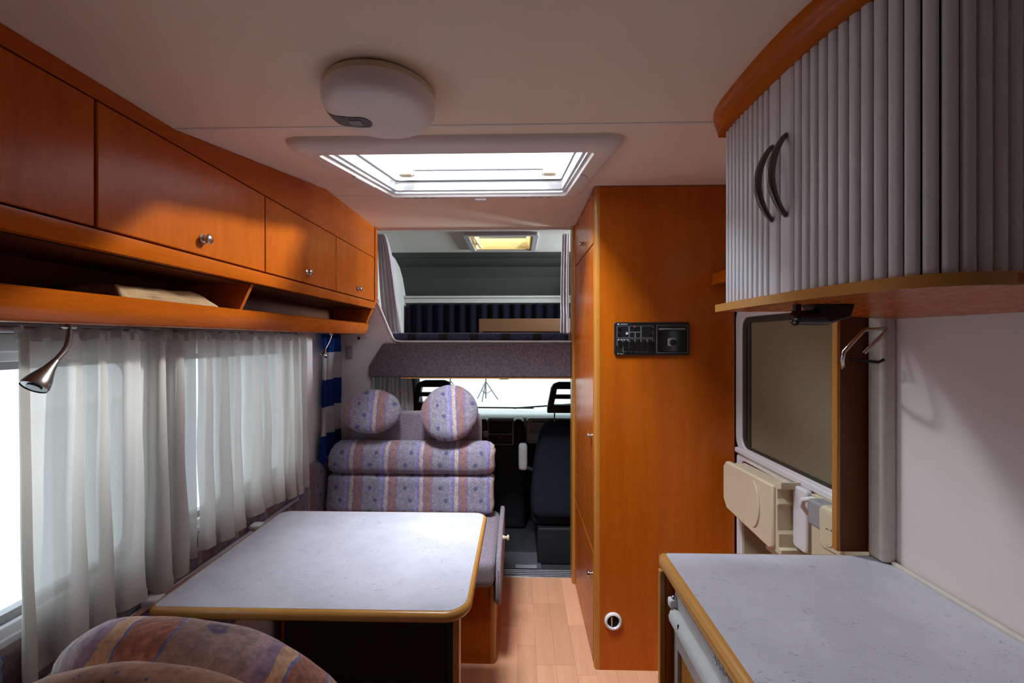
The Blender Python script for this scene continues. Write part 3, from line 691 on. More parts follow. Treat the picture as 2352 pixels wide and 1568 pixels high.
# ================================================================== ENTRANCE DOOR
dr = sroot('door_1', 'entrance door with dark blind and bin beside the wardrobe', 'door', (.95, 1.5, 0))
ibox(.945, .962, 1.10, WY - .002, 0.0, 1.64).build('door_leaf', 'white_plastic', dr)
fr = MB(); ring_prism(fr, rrect(1.14, WY - .004, .955, 1.560, .055), rrect(1.165, WY - .050, .975, 1.512, .045), .925, .945, 'X'); fr.build('window_frame', 'white_plastic', dr, bevel=.004)
fr = MB(); ring_prism(fr, rrect(1.163, WY - .048, .973, 1.514, .045), rrect(1.185, WY - .075, .985, 1.490, .035), .932, .946, 'X'); fr.build('window_seal', 'blind_dark', dr)
ibox(.938, .944, 1.18, WY - .08, .98, 1.495).build('blind', 'blind', dr)
ibox(.933, .941, WY - .105, WY - .085, .985, 1.485).build('blind_guide', 'blind_dark', dr)
ibox(.918, .940, 1.13, WY - .006, .944, .966).build('rail', 'white_plastic', dr, bevel=.005)
fr = MB(); ring_prism(fr, rrect(1.14, WY - .004, .12, .945, .03), rrect(1.165, WY - .046, .15, .92, .025), .928, .945, 'X'); fr.build('lower_frame', 'white_plastic', dr, bevel=.003)
ibox(.940, .9455, 1.16, WY - .04, .14, .925).build('lower_panel', 'blind', dr)
ibox(.905, .935, 1.14, 1.62, .655, .685).build('rail', 'white_plastic', dr, bevel=.004)
# bin hung on the door
bn = thing('door_bin', 'cream plastic waste bin hung on the entrance door', 'bin', (.885, 1.65, .66))
MB().prism([(1.47, .935), (1.80, .925), (1.822, .90), (1.822, .77), (1.795, .735), (1.49, .715), (1.47, .73)], .845, .868, 'X').build('front', 'beige_plastic', bn, bevel=.006)
MB().prism([(1.478, .925), (1.81, .915), (1.81, .785), (1.70, .73), (1.478, .715)], .868, .932, 'X').build('body', 'beige_plastic', bn, bevel=.004)
MB().prism([(1.440, .955), (1.475, .945), (1.475, .715), (1.440, .715), (1.440, .735), (1.455, .735), (1.455, .78), (1.462, .79), (1.462, .87), (1.452, .88), (1.462, .895), (1.462, .925), (1.440, .932)], .855, .930, 'X').build('hinge_edge', 'cream_plastic', bn, bevel=.002)
MB().tube([(.844, 1.60 + .05 * math.cos(a), .83 + .085 * math.sin(a)) for a in [math.radians(d) for d in range(100, 262, 10)]], [.001 + .005 * math.sin(PI * k / 16) for k in range(17)], 8).build('embossed_arc', 'beige_plastic', bn, smooth=True)
# handle plate, lock housing, cup holder on the door
hp = thing('door_handle_plate', 'white pull plate on the door next to the bin', 'handle', (.92, 1.38, .67))
MB().prism(rrect(1.385, 1.455, .745, .945, .015), .900, .925, 'X').build('plate', 'white_plastic', hp, bevel=.006)
lk = thing('door_lock', 'grey door lock housing with hooked lever', 'lock', (.92, 1.29, .70))
ibox(.905, .944, 1.255, 1.370, .66, .945).build('back_plate', 'cream_plastic', lk, bevel=.003)
ibox(.860, .908, 1.245, 1.318, .875, .950).build('housing', 'mid_grey', lk, bevel=.006)
MB().tube([(.888, 1.36, .885), (.872, 1.362, .91), (.868, 1.35, .932), (.880, 1.33, .942), (.895, 1.315, .94)], [.006, .008, .008, .008, .007], 10).build('lever', 'white_plastic', lk, smooth=True)
ch = thing('cup_holder', 'cream holder with two round recesses beside the wooden panel', 'holder', (.86, 1.19, .70))
MB().prism([(1.160, .845), (1.235, .838), (1.250, .850), (1.250, .945), (1.238, .960), (1.160, .960)], .845, .920, 'X').build('body', 'cream_plastic', ch, bevel=.008)
for zz in (.925, .880):
    MB().lathe([(.024, -.002), (.025, -.0006), (.020, -.0003), (.019, -.0012)], (.845, 1.212, zz), 'X', 24).build('recess_rim', 'cream_plastic', ch, smooth=True)
    MB().lathe([(.0195, -.0009), (.001, -.0009)], (.845, 1.212, zz), 'X', 24).build('recess', 'dark_gap', ch)

# ================================================================== KITCHEN
# divider panel and wall post
ibp = ibox(.786, .868, 1.086, 1.100, .902, 1.486)
dvp = thing('divider_panel', 'dark cherry-wood divider panel between worktop and entrance door', 'panel', (.83, 1.093, .902))
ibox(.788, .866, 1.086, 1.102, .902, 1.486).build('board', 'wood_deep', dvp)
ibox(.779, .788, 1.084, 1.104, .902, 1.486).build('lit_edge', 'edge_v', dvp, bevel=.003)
po = tag(MB().prism([(.875, 1.03), (.852, 1.032), (.846, 1.038), (.846, 1.070), (.852, 1.083), (.875, 1.083)], .902, 1.475, 'Z').build('corner_post', 'seal', None, bevel=.003), 'vertical cream plastic corner post standing on the worktop', 'post')
# wire holder
wh = thing('wire_holder', 'bent chrome wire roll holder by the corner post', 'wire holder', (.86, 1.04, 1.36))
MB().tube([(.790, 1.08, 1.355), (.775, 1.06, 1.352), (.757, 1.035, 1.358), (.748, 1.025, 1.372), (.749, 1.022, 1.392), (.770, 1.022, 1.415), (.792, 1.024, 1.438), (.802, 1.026, 1.443), (.845, 1.03, 1.446), (.852, 1.03, 1.442), (.836, 1.032, 1.422), (.812, 1.036, 1.396), (.806, 1.037, 1.388)], .0044, 8).build('wire', 'chrome', wh, smooth=True)
MB().tube([(.812, 1.084, 1.372), (.836, 1.032, 1.368), (.846, 1.03, 1.374)], .0036, 8).build('wire_foot', 'black_plastic', wh, smooth=True)

# worktop
wt = thing('worktop', 'pale lavender marbled kitchen worktop with wooden edge', 'worktop', (.62, .5, .866))
TOPY0, TOPY1 = -.55, 1.078
L = rrect(.357, .872, TOPY0, TOPY1 - .006, [.002, .012, .002, .002], 5)
MB().prism([(p[0], p[1]) for p in L], .868, .8995, 'Z').build('laminate_top', 'laminate', wt)
prof = [(.358, .868), (.346, .868), (.342, .873), (.341, .884), (.343, .894), (.348, .8985), (.3575, .900)]
MB().prism(prof, TOPY0, TOPY1 - .010, 'Y').build('front_edge', 'edge', wt, smooth=True)
MB().prism([(TOPY1 - .0062, .868), (TOPY1 - .0062, .9), (TOPY1 - .002, .8985), (TOPY1, .894), (TOPY1, .873), (TOPY1 - .003, .868)], .345, .76, 'X').build('end_edge', 'edge', wt, smooth=True)
MB().lathe([(.012, .868), (.016, .874), (.016, .893), (.012, .899), (.001, .8995)], (.3575, TOPY1 - .0155, 0), 'Z', 20).build('corner_cap', 'edge', wt, smooth=True)
MB().tube([(.868, TOPY0, .902), (.868, 1.03, .902)], .006, 8).build('wall_seal', 'seal', wt, smooth=True)
# kitchen base unit
kb = thing('kitchen_base', 'cherry-wood kitchen base unit under the worktop', 'cabinet', (.62, .5, 0))
ibox(.352, .870, 1.050, 1.066, 0.0, .867).build('end_panel', 'wood_v', kb)
ibox(.338, .352, 1.049, 1.067, 0.0, .867).build('end_panel_edge', 'edge_v', kb, bevel=.003)
ibox(.40, .870, .46, .474, 0.0, .867).build('partition', 'wood_v', kb)
ibox(.380, .396, TOPY0, .46, 0.08, .867).build('drawer_front', 'wood_v', kb, bevel=.003)
ibox(.84, .870, TOPY0, 1.05, 0, .867).build('back', 'dark_gap', kb)
# fridge
fg = thing('fridge', 'built-in fridge with pale frame and wooden door infill under the worktop', 'fridge', (.6, .75, .06))
ibox(.400, .83, .480, 1.038, .06, .855).build('body', 'dark_gap', fg)
fr = MB(); ring_prism(fr, rrect(.490, 1.034, .080, .800, .012), rrect(.512, 1.012, .110, .705, .004), .366, .400, 'X'); fr.build('door_frame', 'fridge_metal', fg, bevel=.003)
ibox(.374, .380, .510, 1.014, .108, .707).build('door_infill', 'edge_v', fg)
MB().prism([(.366, .802), (.372, .862), (.400, .862), (.400, .802)], .490, 1.034, 'Y').build('control_fascia', 'fridge_metal', fg)
MB().prism([(.352, .792), (.348, .780), (.350, .768), (.358, .764), (.366, .770), (.366, .800), (.358, .800)], .500, 1.020, 'Y').build('door_handle', 'handle_pale', fg, smooth=True)
MB().rbox(.350, .378, 1.014, 1.036, .796, .818, .006, 4).build('hinge_cap', 'white_plastic', fg, smooth=True)
MB().lathe([(.006, 0), (.006, .004), (.003, .0065), (.0005, .007)], (.362, 1.024, .818), 'Z', 16).build('hinge_pin', 'chrome', fg, smooth=True)
MB().tube([(.3725, .985 + .022 * math.cos(a), .838 + .026 * math.sin(a)) for a in [2 * PI * k / 24 for k in range(25)]], .004, 8).build('latch_ring', 'mid_grey', fg, smooth=True)
sg = [(.3665, .83 - .0045 * k, .822 + .006 * math.sin(k * 1.9) + .0006 * k) for k in range(22)]
MB().tube(sg, .0011, 6).build('script_lettering', 'print_white', fg, smooth=True)
ibox(.349, .3525, .965, .967, .784, .7935).build('handle_seam', 'black_plastic', fg)

# ------------------------------------------------------------------ tambour wall cabinet
tc = thing('tambour_cabinet', 'bow-fronted wall cabinet with grey tambour doors above the worktop', 'cabinet', (.68, .62, 1.487))
board = [(1.060, .474), (.98, .468), (.90, .467), (.80, .469), (.72, .475), (.66, .484), (.61, .497), (.575, .515), (.552, .542), (.543, .58), (.543, .64), (.550, .72), (.560, .80), (.568, .874)]
# dense curve with arc length
def curve(off, n=400):
    P = [Vector((x_, y_)) for (y_, x_) in board]; out = []
    for i in range(len(P) - 1):
        p0 = P[max(i - 1, 0)]; p1 = P[i]; p2 = P[i + 1]; p3 = P[min(i + 2, len(P) - 1)]
        for k in range(24):
            u = k / 24; out.append(0.5 * ((2 * p1) + (-p0 + p2) * u + (2 * p0 - 5 * p1 + 4 * p2 - p3) * u * u + (-p0 + 3 * p1 - 3 * p2 + p3) * u ** 3))
    out.append(P[-1]); res = []
    for i, p in enumerate(out):
        t = (out[min(i + 1, len(out) - 1)] - out[max(i - 1, 0)]).normalized(); nrm = Vector((-t.y, t.x))  # points to +X side of the travel
        if nrm.x < 0 and i < len(out) * .5: nrm = -nrm
        res.append(p + nrm * off)
    return res
def inward(off):
    base = curve(0.0); res = []
    for i, p in enumerate(base):
        t = (base[min(i + 1, len(base) - 1)] - base[max(i - 1, 0)]).normalized(); nrm = Vector((-t.y, t.x))
        res.append(p + nrm * off)
    return res
front = inward(0.0); 
bp = [(p.x, p.y) for p in front] + [(.874, 1.060)]
MB().prism(bp, 1.487, 1.503, 'Z').build('bottom_board', 'wood_h', tc, bevel=.002)
edge_b = [(p.x - .0012, p.y) for p in front]
def strip(pts, z0, z1, th):
    o_ = [Vector(p) for p in pts]; inn = []
    for i, p in enumerate(o_):
        t = (o_[min(i + 1, len(o_) - 1)] - o_[max(i - 1, 0)]).normalized(); inn.append(p + Vector((-t.y, t.x)) * th)
    n = len(o_); v = [(p.x, p.y, z0) for p in o_] + [(p.x, p.y, z1) for p in o_] + [(p.x, p.y, z0) for p in inn] + [(p.x, p.y, z1) for p in inn]; f = []
    for i in range(n - 1): f += [(i, i + 1, n + i + 1, n + i), (2 * n + i, 3 * n + i, 3 * n + i + 1, 2 * n + i + 1), (i, 2 * n + i, 2 * n + i + 1, i + 1), (n + i, n + i + 1, 3 * n + i + 1, 3 * n + i)]
    f += [(0, n, 3 * n, 2 * n), (n - 1, 3 * n - 1, 4 * n - 1, 2 * n - 1)]
    return MB().add(v, f)
strip(edge_b, 1.4865, 1.5035, .003).build('board_edge', 'edge', tc, smooth=True)
MB().prism([(.655, 1.487), (.874, 1.487), (.874, 1.468)], .575, 1.058, 'Y').build('wedge_batten', 'wood_h', tc)
def outl(off):
    P = []
    for p in front:
        k = 1.0 if p.y < .95 else math.sqrt(max(0.0, 1 - ((p.y - .95) / .112) ** 2))
        P.append((p.x + .010 * (1 - k) - (.004 + off + .006 * math.exp(-((p.y - .78) / .2) ** 2)) * k, p.y - (off if p.x > .54 else 0)))
    return P + [(.874, 1.060)]
lo, mi, hi_ = outl(0.0), outl(.020), outl(.022); n = len(lo)
v = [(p[0], p[1], 1.906) for p in lo] + [(p[0], p[1], 1.928) for p in mi] + [(p[0], p[1], 1.9395) for p in hi_]
f = [tuple(range(n))[::-1], tuple(range(2 * n, 3 * n))]
for r_ in (0, 1): f += [(r_ * n + i, r_ * n + (i + 1) % n, (r_ + 1) * n + (i + 1) % n, (r_ + 1) * n + i) for i in range(n)]
MB().add(v, f).build('top_trim', 'wood_h', tc, smooth=True)
ibox(.505, .874, 1.040, 1.056, 1.503, 1.906).build('side_panel', 'wood_v', tc)
MB().prism([(p.x, p.y) for p in inward(.034)[6:]] + [(.872, 1.03)], 1.5035, 1.9055, 'Z').build('inner_liner', 'dark_gap', tc)
# slats along the bow
fc = inward(.017); acc = [0.0]
for i in range(1, len(fc)): acc.append(acc[-1] + (fc[i] - fc[i - 1]).length)
def at(s):
    for i in range(len(fc) - 1):
        if acc[i + 1] >= s: u = (s - acc[i]) / (acc[i + 1] - acc[i] + 1e-12); return fc[i].lerp(fc[i + 1], u), (fc[i + 1] - fc[i]).normalized()
    return fc[-1], (fc[-1] - fc[-2]).normalized()
def s_of_y(y):
    for i in range(len(fc) - 1):
        if fc[i].y >= y >= fc[i + 1].y: return acc[i]
    return acc[-1]
sm = s_of_y(.820)
SL_Z0, SL_Z1 = 1.5045, 1.905
def slat(parent, s0, s1, bow=.0032, flat=False, name='slat'):
    w_ = s1 - s0; c, t = at((s0 + s1) / 2); n = Vector((t.y, -t.x))   # outward
    hw = w_ / 2 - .0015; prof = []
    m_ = 8
    for k in range(m_ + 1):
        a = -1 + 2 * k / m_; h = bow * (1 - abs(a) ** (8 if flat else 4))
        prof.append(c + t * hw * a + n * h)
    prof += [c + t * hw - n * .004, c - t * hw - n * .004]
    return MB().prism([(p.x, p.y) for p in prof], SL_Z0, SL_Z1, 'Z').build(name, 'slat', parent, smooth=True)
pitch = .0184
doorL = thing('tambour_door_tmp', 'x', 'x'); bpy.data.objects.remove(doorL)
dA = slat(tc, sm - .033, sm, .0032, True, 'tambour_door')   # far door: leading stile carries its slats and handle
s = sm - .033
while s - pitch > .012:
    slat(dA, s - pitch, s); s -= pitch
dB = slat(tc, sm, sm + .039, .0032, True, 'tambour_door')
s = sm + .039
while s + pitch < acc[-1] - .03:
    slat(dB, s, s + pitch); s += pitch
def bow_handle(par, sy, z0, z1):
    c, t = at(s_of_y(sy)); n = Vector((t.y, -t.x)); pts = []; rr = []
    for k in range(25):
        a = k / 24; b = math.sin(PI * a) ** .75
        p = c + n * (.003 + .029 * b); pts.append((p.x, p.y, z0 + (z1 - z0) * a)); rr.append(.0042 + .0030 * math.sin(PI * a))
    MB().tube(pts, rr, 12).build('handle', 'pewter', par, smooth=True)
bow_handle(dA, .836, 1.645, 1.786); bow_handle(dB, .794, 1.643, 1.790)

# black lamp under the cabinet
ul = thing('under_cabinet_lamp', 'glossy black clip-on lamp under the tambour cabinet', 'lamp', (.56, .86, 1.45))
MB().tube([(.520, .842, 1.462), (.526, .842, 1.462), (.534, .843, 1.462), (.560, .846, 1.462), (.590, .850, 1.464), (.606, .853, 1.468), (.614, .855, 1.472)], [.009, .0155, .014, .0150, .0160, .014, .005], 18).build('body', 'black_gloss', ul, smooth=True)
MB().prism([(.556, 1.4868), (.632, 1.4868), (.624, 1.462), (.585, 1.452)], .832, .874, 'Y').build('mount', 'black_plastic', ul, bevel=.003)
MB().lathe([(.0060, 0), (.0068, .010), (.0068, .0245)], (.530, .842, 1.4625), 'Z', 14).build('stud', 'black_plastic', ul, smooth=True)

# ================================================================== DINETTE TABLE
tb = thing('dinette_table', 'lavender marbled dinette table with rounded wooden edge', 'table', (-.55, 1.44, 0))
TX0, TX1, TY0, TY1 = -.975, -.126, 1.108, 1.770
rad = [.050, .050, .028, .068]
def loop(e, rr): return rrect(TX0 + e, TX1 - e, TY0 + e, TY1 - e, [max(.004, q - e) for q in rad], 8)
MB().prism(loop(.0128, 0), .700, .7200, 'Z').build('laminate_top', 'laminate', tb)
prof = [(.0125, .7195), (.008, .7192), (.003, .716), (0.0, .710), (0.0, .703), (.003, .697), (.006, .693), (.010, .690), (.0125, .690)]
v = []; f = []; n = 0
for e_, z_ in prof:
    Lp = loop(e_, 0); n = len(Lp); v += [(p[0], p[1], z_) for p in Lp]
for i in range(len(prof) - 1):
    for k in range(n): f.append((i * n + k, i * n + (k + 1) % n, (i + 1) * n + (k + 1) % n, (i + 1) * n + k))
MB().add(v, f).build('edge_band', 'edge', tb, smooth=True)
MB().prism(loop(.012, 0), .688, .701, 'Z').build('underside', 'wood_dark', tb)
ibox(-.178, -.160, 1.165, 1.21, 0.0, .688).build('leg', 'edge_v', tb, bevel=.004)
ibox(-.189, -.1785, 1.165, 1.1795, 0.0, .688).build('leg_facing', 'black_plastic', tb)
ibox(-.645, -.1895, 1.180, 1.196, 0.015, .688).build('shade_board', 'shade_black', tb, bevel=.002)  # added near-black board stands in for the shade under the table
ibox(-1.062, -1.050, .90, 2.06, .655, .672).build('wall_rail', 'alu', tb, bevel=.002)
for yy in (1.20, 1.685):
    MB().rbox(-1.050, -1.005, yy - .022, yy + .022, .674, .700, .010, 5).build('mounting_clip', 'white_plastic', tb, smooth=True)
MB().tube([(-.62, 1.20, .685), (-.70, 1.32, .40), (-.74, 1.40, .20)], .004, 8).build('stay_wire', 'brushed', tb, smooth=True)

# ================================================================== FORWARD BENCH
bn2 = thing('dinette_bench', 'cherry-wood dinette bench base behind the table', 'bench', (-.58, 2.2, 0))
BX0, BX1, BY0, BY1 = -1.05, -.10, 1.905, 2.52
ibox(BX0, BX1 - .022, BY0, BY0 + .016, 0.0, .345).build('front_panel', 'wood_v', bn2)
MB().prism([(BX1 - .024, BY0 - .0005), (BX1 - .010, BY0), (BX1 - .003, BY0 + .005), (BX1, BY0 + .012), (BX1, BY0 + .03), (BX1 - .024, BY0 + .03)], 0.0, .345, 'Z').build('corner_post', 'edge_v', bn2, smooth=True)
ibox(BX1 - .016, BX1 - .002, BY0 + .03, BY1, 0.0, .345).build('side_panel', 'wood_v', bn2)
ibox(BX0, BX1 - .02, BY0 + .02, BY1, .33, .345).build('seat_board', 'wood_x', bn2)
def sidefn(p, u):
    return p
MB().prism([(1.885, .272), (1.875, .30), (1.88, .42), (1.92, .465), (2.05, .485), (2.20, .500), (2.40, .505), (2.43, .49), (2.44, .30), (2.43, .265), (1.90, .262)], -.099, -.076, 'X').build('side_pad', 'purple_plain', bn2, bevel=.009, seg=3)
MB().lathe([(.010, 0), (.010, .008), (.007, .012), (.007, .020), (.013, .024), (.013, .030), (.009, .033)], (-.077, 2.08, .475), 'X', 18).build('knob', 'beige_plastic', bn2, smooth=True)
# headrest panel behind the cushions
def hpf(p, u):
    p = Vector(p); p.y += (p.z - .8) * .12; return p
MB().prism([(-.975, .60)] + [(-.215, .60), (-.208, .90)] + arc(-.255, .965, .045, 0, 90, 6) + arc(-.925, .972, .045, 90, 180, 6) + [(-.975, .90)], 2.462, 2.505, 'Y').build('headrest_board', 'purple_plain', None, bevel=.018, seg=4); tag(bpy.data.objects['headrest_board'], 'plain purple-grey headrest board behind the two far round cushions', 'headrest')
# seat cushion
def seatf(p, u):
    p = Vector(p)
    if u.z > .2: p.z += .010 * (1 - u.x ** 4) * (1 - u.y ** 4) + noise.noise(p * 7) * .004
    return p
o = MB().rbox(-1.045, -.103, 1.858, 2.44, .347, .472, .035, 12, seatf).build('seat_cushion', 'purple_plain', None, smooth=True)
tag(o, 'plain purple-grey bench seat cushion partly under the table', 'cushion')
# back cushion: upper roll and lower pad
bc = thing('back_cushion', 'striped blue and mauve bench back cushion with a stitched crease', 'cushion', (-.584, 2.33, .472))
def wrink(p, u):
    p = Vector(p)
    if abs(u.x) > .86: p.x += math.copysign(.006 * math.sin(p.z * 150) * (abs(u.x) - .86) / .14, -u.x)
    p.y += noise.noise(p * 9) * .006 + (p.z - .46) * .14
    p.z += noise.noise(Vector((p.x * 5, 0, 3))) * .006
    return p
def roll(p, u):
    p = wrink(p, u)
    if u.y < 0: p.y -= .020 * (1 - u.z ** 2)
    if p.x < -.98: p.z -= (-.98 - p.x) ** 2 * 9 * (1 if u.z > 0 else 0)
    return p
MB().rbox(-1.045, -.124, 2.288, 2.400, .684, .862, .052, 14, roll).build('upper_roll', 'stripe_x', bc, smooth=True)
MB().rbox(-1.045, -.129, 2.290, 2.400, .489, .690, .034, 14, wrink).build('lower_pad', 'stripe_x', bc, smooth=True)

# round cushions
def round_cushion(label, c, R, T, tilt, roll_, yaw, mat, group, wr=.004, squash=1.0):
    prof = []
    for k in range(17):
        a = -PI / 2 + PI * k / 16; r = R * math.cos(a) ** .55 if abs(math.cos(a)) > 1e-6 else 0.0; prof.append((max(r, .001), T * math.sin(a)))
    mb = MB().lathe(prof, (0, 0, 0), 'Y', 64)
    mb.v = [tuple(Vector(p) + noise.noise_vector(Vector(p) * 16 + Vector((R * 90, T * 70, yaw * 9))) * wr) for p in mb.v]
    mb.v = [(p[0], p[1], p[2] * squash) for p in mb.v]
    o = mb.build('round_cushion', mat, None, smooth=True)
    o.location = c; o.rotation_euler = (Matrix.Rotation(yaw, 3, 'Z') @ Matrix.Rotation(tilt, 3, 'X') @ Matrix.Rotation(roll_, 3, 'Y')).to_euler()
    tag(o, label, 'cushion', group); return o
round_cushion('round striped cushion leaning back on the bench, beside the blue striped curtain', (-.806, 2.372, 1.028), .160, .050, -.38, .0, .05, 'stripe_cushion', 'round striped cushions', .004, .76)
round_cushion('round striped cushion standing upright on the bench, in front of the windscreen', (-.378, 2.372, 1.022), .156, .050, -.42, -.08, .04, 'stripe_cushion', 'round striped cushions')

# ================================================================== REAR BENCH (nearest the viewer) AND ITS CUSHIONS
rb = thing('dinette_bench', 'dinette bench nearest the viewer under the round cushions', 'bench', (-.58, .55, 0))
ibox(-1.05, -.10, 1.00, 1.016, 0, .345).build('front_panel', 'wood_v', rb); ibox(-.116, -.10, .30, 1.00, 0, .345).build('side_panel', 'wood_v', rb); ibox(-1.05, -.12, .30, 1.00, .33, .345).build('seat_board', 'wood_x', rb)
MB().rbox(-1.045, -.110, .36, 1.07, .347, .470, .035, 8).build('seat_pad', 'purple_plain', rb, smooth=True)
MB().rbox(-1.040, -.130, .36, .52, .472, .850, .045, 8).build('back_pad', 'stripe_x', rb, smooth=True)
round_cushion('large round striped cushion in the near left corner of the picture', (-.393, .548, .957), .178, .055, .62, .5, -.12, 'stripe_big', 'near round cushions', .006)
round_cushion('round rosy speckled cushion nearest the viewer, in front of the striped one', (-.314, .345, .994), .168, .045, .06, .0, .05, 'rosy_speckle', 'near round cushions', .004)

# padded wall panel below the windows
def padf(p, u): return p
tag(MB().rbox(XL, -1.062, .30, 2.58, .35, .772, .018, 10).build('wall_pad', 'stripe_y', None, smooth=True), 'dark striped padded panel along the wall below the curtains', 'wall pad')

# ================================================================== BULKHEAD, ALCOVE CONTENT
bk = thing('bulkhead_pad', 'dark speckled upholstered bulkhead below the alcove bed', 'bulkhead', (-.2, 2.62, 1.196))
MB().prism([(-.894, 1.196), (.311, 1.196), (.311, 1.400), (-.795, 1.400), (-.812, 1.393), (-.888, 1.272), (-.894, 1.255)], 2.566, 2.60, 'Y').build('upholstery', 'bulkhead', bk, bevel=.010, seg=3)
ibox(-.69, .311, 2.60, 2.66, 1.198, 1.40).build('core_board', 'wood_dark', bk)
ibox(-.70, .311, 2.567, 2.66, 1.190, 1.1962).build('bottom_edge', 'edge', bk)
mt = thing('alcove_mattress', 'navy patterned mattress edge in the sleeping alcove', 'mattress', (-.1, 3.3, 1.41))
speckled('mattress_blue', (.012, .013, .028), (.030, .033, .06), scale=90.0)
def sq(name):
    m, nt, out = newmat(name); g = G(nt); v = g.coord(); sep = g.n('ShaderNodeSeparateXYZ'); g.l(v, sep.inputs[0])
    p = g.m('FRACT', g.m('DIVIDE', g.m('ADD', sep.outputs['X'], g.m('MULTIPLY', g.noise(v, 60.0), .01)), .191)); nz = g.noise(v, 90.0, 3.0)
    c = g.mix(g.m('MULTIPLY', g.m('GREATER_THAN', p, .28), 1.0), g.ramp(nz, [(.3, (.020, .019, .022)), (.7, (.035, .032, .038))]), g.ramp(nz, [(.35, (.030, .035, .075)), (.65, (.070, .078, .15))]))
    g.bsdf(out, c, .95, .1, 0, None, sheen=.2); MATS[name] = m
sq('mattress_patch')
MB().rbox(-.78, .309, 2.640, 2.75, 1.408, 1.462, .018, 8).build('front_border', 'mattress_patch', mt, smooth=True)
ibox(AX0 + .02, AX1 - .02, 2.75, 3.95, 1.24, 1.462).build('core', 'mattress_wood', mt)
nv = thing('alcove_window_curtain', 'black-blue curtain along the alcove front', 'curtain', (-.05, 3.98, 1.47))
def nvf(u, v): return (AX0 + .05 + (AX1 - AX0 - .1) * u, 3.985 + .012 * math.sin(u * 120), 1.745 - .28 * v)
MB().sheet(nvf, 240, 4).build('cloth', 'navy', nv, smooth=True)
gb = thing('bed_board', 'brown wooden guard board lying in the alcove', 'board', (.1, 3.4, 1.462))
ibox(-.31, .62, 3.40, 3.418, 1.462, 1.585).build('board', 'mattress_wood', gb, bevel=.003)
ibox(-.28, .62, 3.385, 3.40, 1.478, 1.486).build('rail', 'dark_gap', gb)
# alcove roof hatch
ah = thing('roof_hatch', 'small grey framed roof hatch in the alcove ceiling', 'roof hatch', (-.12, 3.16, AZ))
fr = MB(); ring_prism(fr, rrect(-.375, .135, 2.885, 3.435, .02), rrect(-.335, .095, 2.925, 3.40, .012), AZ - .022, AZ + .004, 'Z'); fr.build('frame', 'mid_grey', ah, bevel=.004)
fr = MB(); ring_prism(fr, rrect(-.345, .105, 2.91, 3.41, .012), rrect(-.325, .085, 2.93, 3.385, .012), AZ - .01, AZ + .085, 'Z'); fr.build('lining', 'yellow_lining', ah)
ibox(-.345, .105, 2.91, 3.41, AZ + .085, AZ + .09).build('dome', 'acrylic', ah)
ibox(-.30, .06, 2.95, 3.33, AZ + .060, AZ + .066).build('flyscreen', 'fly_screen', ah)
MB().tube([(-.31, 3.0, AZ - .002), (-.30, 3.16, AZ - .006), (-.29, 3.36, AZ - .002)], .010, 8).build('handle', 'beige_plastic', ah, smooth=True)
MB().lathe([(.018, 0), (.018, -.012), (.010, -.016)], (-.30, 3.18, AZ - .004), 'Z', 16).build('crank_knob', 'beige_plastic', ah, smooth=True)

# alcove curtains
def gathered(name, label, x0, x1, y, z0, z1, folds, bottom_shift=0.0, mat='grey_curtain', pinch=0.55, amp=.022, group=None):
    def fn(u, v):
        wdt = pinch + (1 - pinch) * (v ** .6); xc = x0
        x_ = x0 + (x1 - x0) * u * wdt + bottom_shift * v
        return (x_, y + amp * math.sin(u * folds * 2 * PI + 1.5 * math.sin(v * 3)) + .006 * math.sin(u * 37 + v * 5), z1 + (z0 - z1) * v)
    o = MB().sheet(fn, folds * 14, 30).build(name, mat, None, smooth=True); tag(o, label, 'curtain', group); return o
gathered('alcove_curtain', 'grey alcove curtain gathered beside the overhead cabinet end', -.875, -.745, 2.665, 1.462, 2.07, 5, .032, pinch=.42)
gathered('alcove_curtain', 'narrow grey alcove curtain against the wardrobe edge', .268, .325, 2.69, 1.462, 2.07, 3, -.012, pinch=.7)
gathered('cab_curtain', 'pale pleated cab curtain hanging below the bulkhead', -.90, -.655, 2.70, .80, 1.195, 9, 0.0, pinch=.95, amp=.014, mat='pale_curtain')

